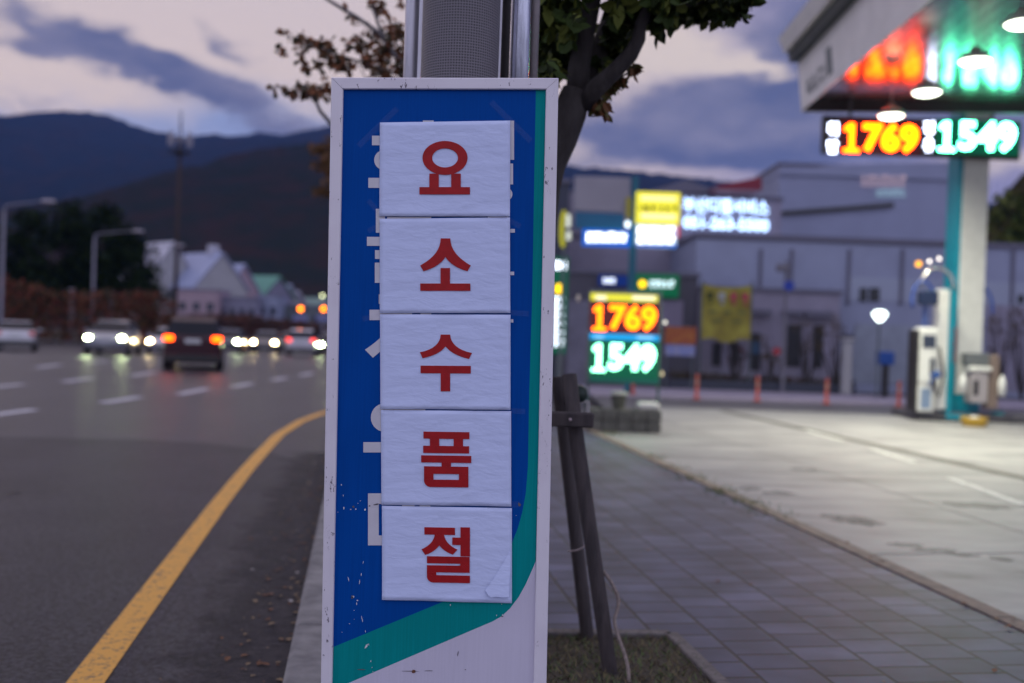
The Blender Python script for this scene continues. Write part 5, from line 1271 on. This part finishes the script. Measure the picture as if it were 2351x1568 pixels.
rs_ = thing('round_sign', c, 'round blue traffic sign on a grey pole beside the banner', 'traffic sign')
mb = MB(); mb.tube([(c.x, cz and c.y, 0), (c.x, c.y, at(1800, 600, 28.2).z)], .05, 10); child(mb, 'pole', mat('grey_pole', (.16, .15, .19), .6), rs_, c)
q_ = at(1811, 656, 28.1); mb = MB(); mb.tube([q_, q_+Vector((0, -.03, 0))], .15, 20); child(mb, 'blue_disc', mat('disc_blue', (.02, .05, .36), .5), rs_, c)
q_ = at(1797, 615, 28.1); mb = MB(); mb.box(q_, (.36, .12, .22), bev=.02); child(mb, 'sign_box', mat('grey_pole', (.16, .15, .19), .6), rs_, c)
q_ = at(1783, 806, 28.0); mb = MB(); mb.tube([q_, q_+Vector((0, -.03, 0))], .11, 20); child(mb, 'red_disc', mat('disc_red', (.34, .03, .05), .5), rs_, c)
c = at(2032, 822, 27.5); cz = c.z; c.z = 0.05
bb_ = thing('delivery_box', c, 'blue box on a dark stand beside the fuel dispenser', 'box')
mb = MB(); mb.box((c.x, c.y, cz), (.42, .3, .36), bev=.02); child(mb, 'blue_box', mat('box_blue', (.005, .06, .30), .4), bb_, c)
mb = MB(); mb.box((c.x+.02, c.y, (cz-.18)/2+.02), (.16, .14, cz-.2)); child(mb, 'stand', blackp, bb_, c)
c = at(1944, 825, 28.4); c.z = 0.05
wp_ = thing('gate_post', c, 'pale white gate post at the end of the brown hedge', 'post')
mb = MB(); zt = at(1944, 782, 28.4).z; mb.box((c.x, c.y, zt/2), (.26, .26, zt-.1), bev=.03); child(mb, 'post_shaft', mat('post_pale', (.36, .35, .38), .7), wp_, c)
mb = MB(); mb.box((c.x, c.y, zt+.02), (.34, .34, .1), bev=.03); child(mb, 'post_cap', mat('post_pale', (.36, .35, .38), .7), wp_, c)

# hedge, low wall and bare shrubs along the back of the far pavement
c = Vector((at(1770, 880, 29).x, 28.75, 0))
lw = thing('low_wall', c, 'low dark kerb wall under the brown hedge', 'wall')
p0, p1 = at(1535, 890, 28.7), at(1962, 905, 28.7)
mb = MB(); mb.box(((p0.x+p1.x)/2, 28.7, .17), (p1.x-p0.x, .16, .28), bev=.01); child(mb, 'wall_course', mat('lowwall', (.05, .055, .085), .8), lw, c)
hb_ = thing('hedge', c+Vector((0, .3, 0)), 'low brown autumn hedge behind the bollards', 'hedge')
hm = [mat('hedge_brown', (.075, .045, .025), .9), mat('hedge_maroon', (.055, .025, .02), .9), mat('hedge_olive', (.05, .05, .02), .9)]
mb = MB(); cl = []
for i in range(26):
    x = 1545+i*16; cl.append((at(x, 868+i*.8, 29)-c-Vector((0, .3, 0)), (.16, .25, .24), 90))
foliage(mb, cl, rnd, .09, 3); mb.build('foliage', hm, hb_)
def shrub(x, y0, y1, d, label, n=9, wd=.5, leaves=60, lm=None):
    c = at(x, y1, d); c.z = 0.05; h_ = at(x, y0, d).z
    th = thing('bare_shrub', c, label, 'shrub', 'bare shrubs before the warehouse')
    mb = MB(); rr = random.Random(int(x))
    tips = []
    for i in range(n):
        a = rr.uniform(0, 6.28); k = rr.uniform(.3, 1)*wd
        e = Vector((math.cos(a)*k, math.sin(a)*k*.5, h_*rr.uniform(.7, 1)))
        mb.tube([Vector((0, 0, 0)), e*.5+Vector((rr.uniform(-.1, .1), 0, 0)), e], [.03, .018, .006], 6); tips.append(e)
    mb.build('stems', bark, th)
    mb = MB(); foliage(mb, [(t*rr.uniform(.6, 1), (.22, .2, .22), leaves//n+4) for t in tips], rr, .09, 2); mb.build('leaves', lm or [mat('leaf_dull', (.10, .07, .035), .9), mat('leaf_dull2', (.06, .04, .03), .9)], th)
shrub(1690, 760, 872, 28.9, 'leggy reddish shrub under the right half of the yellow banner', lm=[mat('leaf_red', (.10, .028, .03), .9), bark])
shrub(1770, 770, 875, 28.9, 'bare brown shrub between banner and round red disc')
shrub(1850, 735, 880, 28.9, 'tall bare shrub over the dark doorways', leaves=80)
shrub(1920, 700, 885, 28.8, 'tallest bare shrub, next to the pale gate post', leaves=110, wd=.7)
shrub(2290, 690, 900, 28.5, 'bare shrub right behind the canopy column', leaves=90, wd=.7)
shrub(2345, 700, 905, 28.5, 'bare shrub at the right edge of the photo', leaves=90, wd=.7)
# dark trees beyond the column on the right
for i, (x, y0, lab) in enumerate(((2275, 520, 'dark bushy tree just right of the canopy column'), (2330, 440, 'taller dark bushy tree at the right edge of the photo'))):
    c = at(x, 700, 60); c.z = 0; h_ = at(x, y0, 60).z
    th = thing('dark_tree', c, lab, 'tree', 'dark trees behind the warehouse')
    mb = MB(); mb.tube([(0, 0, 0), (.2, 0, h_*.5), (0, 0, h_*.85)], [.25, .18, .05], 8); mb.build('trunk', bark, th)
    mb = MB(); rr = random.Random(i+9); cl = [(Vector((rr.uniform(-1.6, 1.6), rr.uniform(-1, 1), h_*rr.uniform(.5, .95))), (1.3, 1, 1.0), 130) for k in range(12)]
    foliage(mb, cl, rr, .38, 3); mb.build('crown', lf, th)
# ------------------------------------------------------------------ cars
tyre_m = mat('tyre', (.015, .015, .016), .8); rim_m = mat('rim', (.3, .3, .32), .35, metal=.8); glass_m = mat('car_glass', (.008, .009, .016), .12, spec=.22)
plate_m = mat('plate', (.55, .56, .58), .5); trim_m = mat('car_trim', (.02, .02, .022), .6); chrome = mat('chrome', (.5, .5, .52), .2, metal=1)
HL_G = glow('headlamp_cool', (95, 115, 60)); HL_W = glow('headlamp_warm', (80, 62, 30)); TL = glow('tail_orange', (14, .85, .008)); TLR = glow('tail_red', (4.2, .22, .13)); TLO = glow('tail_unlit', (.30, .03, .03))
PROF = {  # (y, belt z, roof z, half width belt, half width roof) front is +y
 'sedan': dict(L=4.6, w=.90, h=1.45, secs=[(-2.3, .78, .78, .70, .70), (-2.2, .95, .95, .82, .75), (-1.75, 1.0, 1.02, .88, .74), (-1.1, .98, 1.38, .90, .62), (-.2, .96, 1.45, .90, .62), (.5, .95, 1.38, .90, .62), (1.25, .93, .96, .89, .70), (2.0, .82, .82, .84, .74), (2.3, .66, .66, .72, .66)]),
 'suv': dict(L=4.7, w=.94, h=1.72, secs=[(-2.35, .98, .99, .84, .80), (-2.27, 1.12, 1.15, .90, .80), (-2.0, 1.12, 1.60, .93, .68), (-1.7, 1.10, 1.70, .93, .68), (-.2, 1.08, 1.72, .94, .68), (.5, 1.06, 1.64, .94, .67), (1.25, 1.04, 1.06, .92, .76), (2.05, .94, .94, .88, .78), (2.35, .76, .76, .78, .72)])}
def car(label, loc, yaw, kind, paint, heads=None, tails=None, head_on=(1, 1), lug=False, scale=1.0, roof_m=None):
    P_ = PROF[kind]; th = thing('car', loc, label, 'car', 'cars on the road', rz=yaw)
    mb = MB(); n_ = len(P_['secs']); zb_ = .24
    body, win = MB(), MB()
    rings = []
    for (y, zbt, zr_, wb, wr) in P_['secs']:
        rings.append([(-wb*.93, y, zb_), (-wb, y, .5), (-wb*.98, y, zbt), (-wr, y, zr_), (wr, y, zr_), (wb*.98, y, zbt), (wb, y, .5), (wb*.93, y, zb_)])
    vs = [Vector(p)*scale for r_ in rings for p in r_]
    bf, wf = [], []
    for i in range(n_-1):
        tall0 = P_['secs'][i][2]-P_['secs'][i][1] > .2; tall1 = P_['secs'][i+1][2]-P_['secs'][i+1][1] > .2
        for k in range(8):
            f = (i*8+k, i*8+(k+1) % 8, (i+1)*8+(k+1) % 8, (i+1)*8+k)
            if k in (2, 4) and (tall0 or tall1): wf.append(f)
            elif k == 3 and tall0 != tall1: wf.append(f)
            else: bf.append(f)
    bf.append(tuple(range(8))); bf.append(tuple(range((n_-1)*8+7, (n_-1)*8-1, -1)))
    mb = MB(); mb.add(vs, bf); o = mb.build('body', paint, th)
    mb = MB(); mb.add([Vector((v.x*1.004, v.y, v.z)) for v in vs], wf); mb.build('windows', glass_m, th)
    L2 = P_['L']/2*scale; w_ = P_['w']*scale
    for sx_ in (-1, 1):
        for sy2 in (-.60, .60):
            mb = MB(); x = sx_*(w_-.10); mb.tube([(x-.11, L2*sy2*1.0, .33), (x+.11, L2*sy2, .33)], .33*scale, 20); wh = mb.build('wheel', tyre_m, th)
            mb = MB(); xx = sx_*(w_+.012); mb.tube([(xx-.01, L2*sy2, .33), (xx+.01, L2*sy2, .33)], .2*scale, 14); r_ = mb.build('rim', rim_m, wh)
    zl = (.70 if kind == 'sedan' else .86)*scale
    for i, sx_ in enumerate((-1, 1)):
        mb = MB(); mb.ball((sx_*w_*.72, L2-.14, zl), .135, sz=.85); mb.build('headlight', (heads if heads and head_on[i] else chrome), th, smooth=True)
        mb = MB(); mb.box((sx_*w_*.80, -L2+.02, zl+.18), (.24 if not lug else .30, .14, .15), bev=.02); mb.build('tail_light', (tails or TLO), th)
    mb = MB(); mb.box((0, -L2-.005, zl+.1), (.5, .03, .14)); mb.build('number_plate', plate_m, th)
    mb = MB(); mb.box((0, L2-.01, .45), (.5, .03, .12)); mb.build('number_plate', plate_m, th)
    mb = MB(); mb.box((0, -L2+.02, .40), (w_*1.84, .14, .24), bev=.03); mb.build('rear_bumper', trim_m, th)
    mb = MB(); mb.box((0, L2-.05, .38), (w_*1.7, .14, .2), bev=.03); mb.build('front_bumper', trim_m, th)
    for sx_ in (-1, 1):
        mb = MB(); mb.box((sx_*(w_+.08), .75*scale, (1.02 if kind == 'sedan' else 1.14)*scale), (.18, .1, .12), bev=.02); mb.build('mirror', paint, th)
    return th
def place(px, d): p = at(px, 760, d); return Vector((p.x, d, road_z(d)+.004))
paint = lambda n, c, r=.28: mat(n, c, r, coat=.6, n_scale=3, n_amt=.06)
AW = R(8.6); TO = R(180+8.6)
car('dark red sport utility car with glowing orange tail lights driving away', place(450, 34.5), R(15.5), 'suv', mat('paint_maroon', (.030, .003, .010), .35, coat=.15, spec=.3), None, TL, lug=True)
mb = MB()
car('silver saloon coming closer with both round headlights lit', place(262, 48), R(180+13), 'sedan', paint('paint_silver', (.28, .28, .34)), HL_G, None, scale=1.12)
car('white saloon seen from behind at the left edge of the photo', place(40, 49), R(24), 'sedan', paint('paint_white', (.62, .60, .68)), None, TLO)
car('small white car with one warm headlight, half hidden behind the dark red car', place(392, 52), TO, 'sedan', paint('paint_pearl', (.55, .52, .62)), HL_W, None, scale=.95)
car('dark blue car with a cool headlight just right of the dark red car', place(530, 62), TO, 'sedan', paint('paint_navy', (.03, .04, .08)), HL_G, None)
car('grey car with two bright headlights in the middle of the oncoming queue', place(614, 66), TO, 'sedan', paint('paint_grey', (.12, .11, .13)), HL_W, None)
car('dark car with one pale headlight, left of the white car with red tail lights', place(668, 74), TO, 'sedan', paint('paint_black', (.02, .02, .025)), glow('headlamp_dim', (3, 3.4, 2.8)), None)
car('white car braking with two red tail lights near the street sign', place(697, 60), AW, 'suv', paint('paint_white', (.62, .60, .68)), None, TLR, scale=.93)
car('dark car mostly hidden behind the street sign, one headlight showing', place(765, 64), TO, 'sedan', paint('paint_black', (.02, .02, .025)), HL_G, TLR)
# small marker lamps on delineator posts between the lanes
def marker(px, py, d, e, label):
    p = at(px, py, d); b_ = Vector((p.x, p.y, road_z(d)))
    th = thing('marker_post', b_, label, 'marker lamp', 'orange marker lamps between the lanes')
    mb = MB(); mb.tube([(0, 0, 0), (0, 0, p.z-b_.z)], .02, 8); mb.build('post', trim_m, th)
    mb = MB(); mb.ball((0, -.03, p.z-b_.z), .042); mb.build('lamp', e, th)
MK = glow('marker_amber', (1.7, .85, .40)); MW = glow('marker_white', (5.5, 5.2, 4.2))
marker(325, 779, 50, MK, 'small amber lamp right of the silver saloon')
marker(562, 797, 55, MK, 'small amber lamp between the dark blue car and the grey car')

# ------------------------------------------------------------------ street lamps on the left
lpole = mat('lamp_pole', (.20, .19, .25), .5, n_scale=4, n_amt=.15)
def street_lamp(px, ptop, d, hx, label, lit=False):
    b_ = at(px, 760, d); b_.z = road_z(d)
    top = at(px, ptop, d).z-b_.z; arm = hx*d/F
    th = thing('street_lamp', b_, label, 'street lamp', 'street lamps beyond the road')
    mb = MB(); mb.tube([(0, 0, 0), (0, 0, .3), (0, 0, top-.35)], [.16, .11, .085], 12); mb.build('pole', lpole, th, smooth=True)
    mb = MB(); mb.tube([(0, 0, top-.4), (.06, 0, top-.12), (.3, 0, top), (arm-.5, 0, top+.32)], [.075, .07, .06, .045], 10); mb.build('arm', lpole, th, smooth=True)
    mb = MB(); mb.lathe((arm-.2, 0, top+.32), [(0, -.12), (.2, -.1), (.26, 0), (.2, .09), (0, .12)], 14)
    for v in mb.v: v.x = arm-.2+(v.x-(arm-.2))*1.9
    mb.build('lamp_head', mat('lamp_head', (.42, .38, .44), .4), th, smooth=True)
street_lamp(1, 470, 62, 108, 'nearest street lamp, its arm reaching in from the left edge of the photo')
street_lamp(211, 536, 78, 104, 'middle street lamp behind the silver saloon')
street_lamp(331, 568, 94, 80, 'farthest left street lamp, in front of the white gabled house')
# telecom tower
b_ = at(402, 700, 125); b_.z = road_z(125)
tw_ = thing('telecom_tower', b_, 'tall brown telecom mast with a ring of antennas standing before the hills', 'tower')
zt = at(415, 318, 125).z-b_.z; br_ = mat('mast_brown', (.055, .038, .036), .8, spec=.1)
mb = MB(); mb.tube([(0, 0, 0), (0, 0, zt)], [.30, .20], 14); mb.build('mast', br_, tw_, smooth=True)
mb = MB(); mb.lathe((0, 0, zt-1.9), [(0, 0), (1.2, 0), (1.3, .2), (.3, .4)], 16); mb.build('platform', mat('plat_dark', (.04, .035, .045), .7), tw_)
for k in range(8):
    a = k*math.pi/4+.3; mb = MB(); mb.box((1.35*math.cos(a), 1.35*math.sin(a), zt-.1), (.26, .2, 1.7), rz=a); mb.tube([(0, 0, zt-.1), (1.3*math.cos(a), 1.3*math.sin(a), zt-.1)], .05, 6); mb.build('antenna', mat('antenna_grey', (.30, .28, .34), .6), tw_)
mb = MB(); mb.tube([(0, 0, zt), (0, 0, zt+1.6), (0, 0, zt+3.6)], [.2, .12, .05], 8); mb.build('spike', br_, tw_)
# traffic lights over the road
for px, lab in ((690, 'amber traffic light left of the street sign frame'), (743, 'amber traffic light touching the street sign frame')):
    d = 128; p = at(px, 709, d); b_ = Vector((p.x, d, road_z(d)))
    th = thing('traffic_light', b_, lab, 'traffic light', 'amber traffic lights over the road')
    hz = p.z-b_.z
    mb = MB(); mb.tube([(0, .3, 0), (0, .3, hz+.3)], .12, 10); mb.build('pole', lpole, th)
    mb = MB(); mb.box((.0, .12, hz), (1.5, .22, .5), bev=.06); mb.build('signal_housing', trim_m, th)
    mb = MB(); mb.ball((0, -.02, hz), .27); mb.build('amber_lens', glow('amber_signal', (11, 2.1, .02)), th)
    mb = MB(); mb.box((0, .1, hz-1.2), (1.9, .08, .8), bev=.03); mb.build('blue_plate', mat('plate_blue', (.16, .20, .42), .5), th)
d = 128; p = at(740, 679, d); b_ = Vector((p.x, d, road_z(d)))
th = thing('road_light', b_, 'small pale green-white light on a pole above the amber traffic lights', 'street lamp')
mb = MB(); mb.tube([(0, .2, 0), (0, .2, p.z-b_.z)], .1, 8); mb.build('pole', lpole, th)
mb = MB(); mb.ball((0, 0, p.z-b_.z), .17); mb.build('lamp', glow('palegreen', (4.6, 4.9, 2.8)), th)

# ------------------------------------------------------------------ bank, hedge and dark trees on the far side
hm2 = [mat('maple_red', (.22, .045, .025), .9), mat('maple_brown', (.13, .065, .025), .9), mat('maple_dark', (.05, .04, .022), .9)]
def hedge_run(name, label, pts_, d0, d1, wid, leaf, m, cnt, seed, kind=None):
    rr = random.Random(seed); mb = MB(); n_ = len(pts_); base = None; cl = []
    for i, (x, y) in enumerate(pts_):
        d = d0+(d1-d0)*i/(n_-1); top = at(x, y, d); gz = road_z(d)
        if base is None: base = Vector((top.x, d, gz))
        h_ = top.z-gz
        for k in range(max(2, int(h_/.8))):
            z = gz+.2+(h_-.1)*(k+.5)/max(2, int(h_/.8)); cl.append((Vector((top.x, d, z))-base, (wid, wid, .55), cnt))
    th = thing(name, base, label, 'hedge'); foliage(mb, cl, rr, leaf, len(m)); mb.build('foliage', m, th)
    return th
hedge_run('maple_hedge', 'tall red and brown maple hedge behind the oncoming cars', [(-120, 620), (-60, 630), (0, 640), (35, 648), (70, 656), (105, 662), (140, 668), (175, 670), (210, 672), (245, 668), (280, 672), (315, 668), (350, 672), (385, 688)], 66, 80, 1.0, .24, hm2, 130, 31)
hedge_run('verge_hedge', 'low dark red-brown hedge receding toward the traffic lights', [(420, 730), (450, 728), (480, 724), (510, 722), (540, 724), (570, 726), (600, 730), (630, 733), (660, 736), (690, 738), (730, 742), (780, 745)], 90, 135, 2.0, .38, [mat('verge_red', (.12, .038, .028), .9), mat('verge_dark', (.06, .04, .03), .9)], 240, 33)
dg = [mat('pine_dark', (.014, .024, .010), .9, spec=0), mat('pine_mid', (.026, .040, .014), .9, spec=0), mat('pine_black', (.008, .012, .006), .9, spec=0)]
spots = [(-70, 470, 92, 'leftmost dark evergreen, cut by the photo edge'), (60, 478, 95, 'dark evergreen behind the nearest street lamp arm'), (150, 456, 98, 'highest dark evergreen, against the blue hill'), (225, 458, 98, 'dark evergreen above the middle street lamp'), (292, 515, 96, 'sloping dark evergreen right of the middle street lamp'), (332, 610, 92, 'lowest dark evergreen, beside the white gabled house')]
for i, (x, y, d, lab) in enumerate(spots):
    b_ = at(x, 740, d); b_.z = road_z(d); h_ = at(x, y, d).z-b_.z
    th = thing('evergreen_tree', b_, lab, 'tree', 'dark evergreens behind the maple hedge')
    mb = MB(); mb.tube([(0, 0, 0), (.15, 0, h_*.4), (0, 0, h_*.9)], [.3, .22, .05], 8)
    rr = random.Random(70+i)
    wd = 3.0 if i < 5 else 1.1; cl = []
    for k in range(34 if i < 5 else 16):
        z = rr.uniform(.22, .93); r_ = wd*(1.0 if z < .6 else (1.15-z)*1.75); a = rr.uniform(0, 6.28)
        c_ = Vector((math.cos(a)*r_*rr.uniform(.2, .9), math.sin(a)*r_*.6, h_*z)); cl.append((c_, (1.35*wd/3+.2, 1.2*wd/3, .95*wd/3+.2), 120))
        mb.tube([(0, 0, h_*z*.8), tuple(c_)], [.08, .02], 5)
    mb.build('trunk', bark, th)
    mb = MB(); foliage(mb, cl, rr, .40, 3); mb.build('crown', dg, th)
for px, py, w_, lab in ((165, 668, .28, 'left pale stone marker standing above the maple hedge'), (257, 676, .28, 'right pale stone marker standing above the maple hedge')):
    p = at(px, py, 82); b_ = Vector((p.x, p.y, road_z(82)))
    th = thing('stone_marker', b_, lab, 'stone post', 'pale stone markers above the hedge')
    mb = MB(); mb.box((0, 0, (p.z-b_.z)/2), (w_, .4, p.z-b_.z), bev=.06); mb.box((0, 0, p.z-b_.z+.1), (w_*1.25, .5, .22), bev=.05); mb.build('shaft', mat('marker_stone', (.22, .21, .26), .7, n_scale=2, n_amt=.3), th)

# ------------------------------------------------------------------ houses in the distance
wc = mat('house_cream', (.40, .39, .42), .7, n_scale=.5, n_amt=.12); rb_ = mat('roof_blue', (.30, .33, .50), .5); rw = mat('roof_white', (.46, .45, .55), .5)
gr_ = mat('roof_green', (.10, .27, .21), .6); pk = mat('wall_pink', (.40, .29, .35), .7, n_scale=.5, n_amt=.15); lav = mat('wall_lavender', (.24, .23, .33), .7, n_scale=.4, n_amt=.2)
wd_ = mat('window_dark', (.04, .045, .07), .2)
def gable(label, px, pbase, ppeak, d, W, D, yaw, roofm, wallm, chim=False, eave=.62):
    b_ = at(px, pbase, d); b_.z = road_z(d); H = at(px, ppeak, d).z-b_.z; he = H*eave
    th = thing('gabled_house', b_, label, 'house', 'pale gabled houses before the hill', rz=yaw)
    mb = MB(); w2, d2 = W/2, D/2
    mb.add([(-w2, -d2, 0), (w2, -d2, 0), (w2, d2, 0), (-w2, d2, 0), (-w2, -d2, he), (w2, -d2, he), (w2, d2, he), (-w2, d2, he), (w2, 0, H-.15), (-w2, 0, H-.15)],
           [(0, 1, 5, 4), (2, 3, 7, 6), (1, 2, 6, 8, 5), (3, 0, 4, 9, 7)]); mb.build('wall', wallm, th)
    mb = MB(); e = .35; k = (H-he)/d2
    for s_ in (-1, 1):
        y0 = s_*(d2+e); z0 = he-e*k
        mb.add([(-w2-e, y0, z0), (w2+e, y0, z0), (w2+e, 0, H), (-w2-e, 0, H), (-w2-e, y0, z0-.2), (w2+e, y0, z0-.2), (w2+e, 0, H-.2), (-w2-e, 0, H-.2)], [(0, 1, 2, 3), (7, 6, 5, 4), (0, 4, 5, 1), (1, 5, 6, 2), (3, 7, 4, 0)])
    rf_ = mb.build('roof', roofm, th)
    if chim: mb = MB(); mb.box((w2*.5, 0, H+.3), (1.3, 1.3, 1.6), bev=.05); mb.build('chimney', rw, rf_)
    for fl in range(2):
        for xx in (-w2*.5, w2*.5):
            mb = MB(); mb.box((xx, -d2-.02, he*(.3+.45*fl)), (1.2, .08, 1.3)); mb.build('window', wd_, th)
        mb = MB(); mb.box((w2+.02, 0, he*(.3+.45*fl)), (.08, 1.2, 1.3)); mb.build('window', wd_, th)
    return th
gable('leftmost pale gabled house, partly behind the evergreens', 362, 700, 556, 150, 8, 8, R(-42), rw, wc)
gable('pale gabled house with a rooftop block, right of the telecom mast', 465, 700, 580, 150, 9.5, 9, R(-40), rb_, wc, True)
gable('smaller pale gabled house left of the green roof', 530, 700, 606, 158, 6.5, 6.5, R(-40), rb_, pk)
gable('house with a green roof sloping toward the traffic lights', 590, 720, 632, 165, 8, 9, R(-20), gr_, lav, eave=.7)
gable('low pale green-roofed house above the white braking car', 680, 730, 682, 190, 13, 9, R(-15), mat('roof_palegreen', (.14, .22, .20), .6), lav, eave=.75)
gable('small pale house between the green roofs', 632, 715, 652, 172, 7, 7, R(-35), rb_, wc)
gable('tiny pale house just left of the amber traffic lights', 660, 722, 668, 185, 6, 6, R(-40), rw, pk)
gable('small house partly behind the street sign frame', 745, 728, 690, 200, 8, 7, R(-30), rb_, lav)
def lowblock(label, x0, y0, x1, y1, d, m, win=3):
    a, c_ = at(x0, y0, d), at(x1, y0, d); b_ = Vector(((a.x+c_.x)/2, d, road_z(d))); H = a.z-b_.z; W = c_.x-a.x
    th = thing('low_building', b_, label, 'building', 'low buildings behind the road')
    mb = MB(); mb.box((0, 3, H/2), (W, 6, H)); mb.build('wall', m, th)
    mb = MB(); mb.box((0, 3, H+.08), (W+.3, 6.3, .16)); mb.build('flat_roof', lav, th)
    for i in range(win):
        mb = MB(); mb.box((-W/2+W*(i+.5)/win, -.02, H*.68), (W/win*.5, .08, H*.16)); mb.build('window', wd_, th)
lowblock('pink low building under the gabled houses', 404, 664, 500, 730, 138, pk)
lowblock('lavender low building in the middle of the row', 501, 682, 590, 730, 140, lav, 4)
lowblock('pale blue fronted low building left of the traffic lights', 591, 678, 640, 730, 143, mat('wall_paleblue', (.30, .33, .48), .6, n_scale=.4, n_amt=.2), 2)
lowblock('grey-green low building behind the traffic lights', 641, 700, 760, 735, 147, mat('wall_greygreen', (.14, .16, .18), .7, n_scale=.4, n_amt=.2), 5)

# ------------------------------------------------------------------ evening haze in the air
hz_m = bpy.data.materials.new('haze_air'); hz_m.use_nodes = True; nt = hz_m.node_tree; nt.nodes.clear()
pv = nt.nodes.new('ShaderNodeVolumePrincipled'); pv.inputs['Density'].default_value = .0001; pv.inputs['Color'].default_value = (.20, .36, 1, 1)
ou = nt.nodes.new('ShaderNodeOutputMaterial'); nt.links.new(pv.outputs[0], ou.inputs['Volume'])
mb = MB(); mb.box((0, 2400, 320), (7600, 5100, 670))
hz = mb.build('haze', hz_m); hz['kind'] = 'stuff'
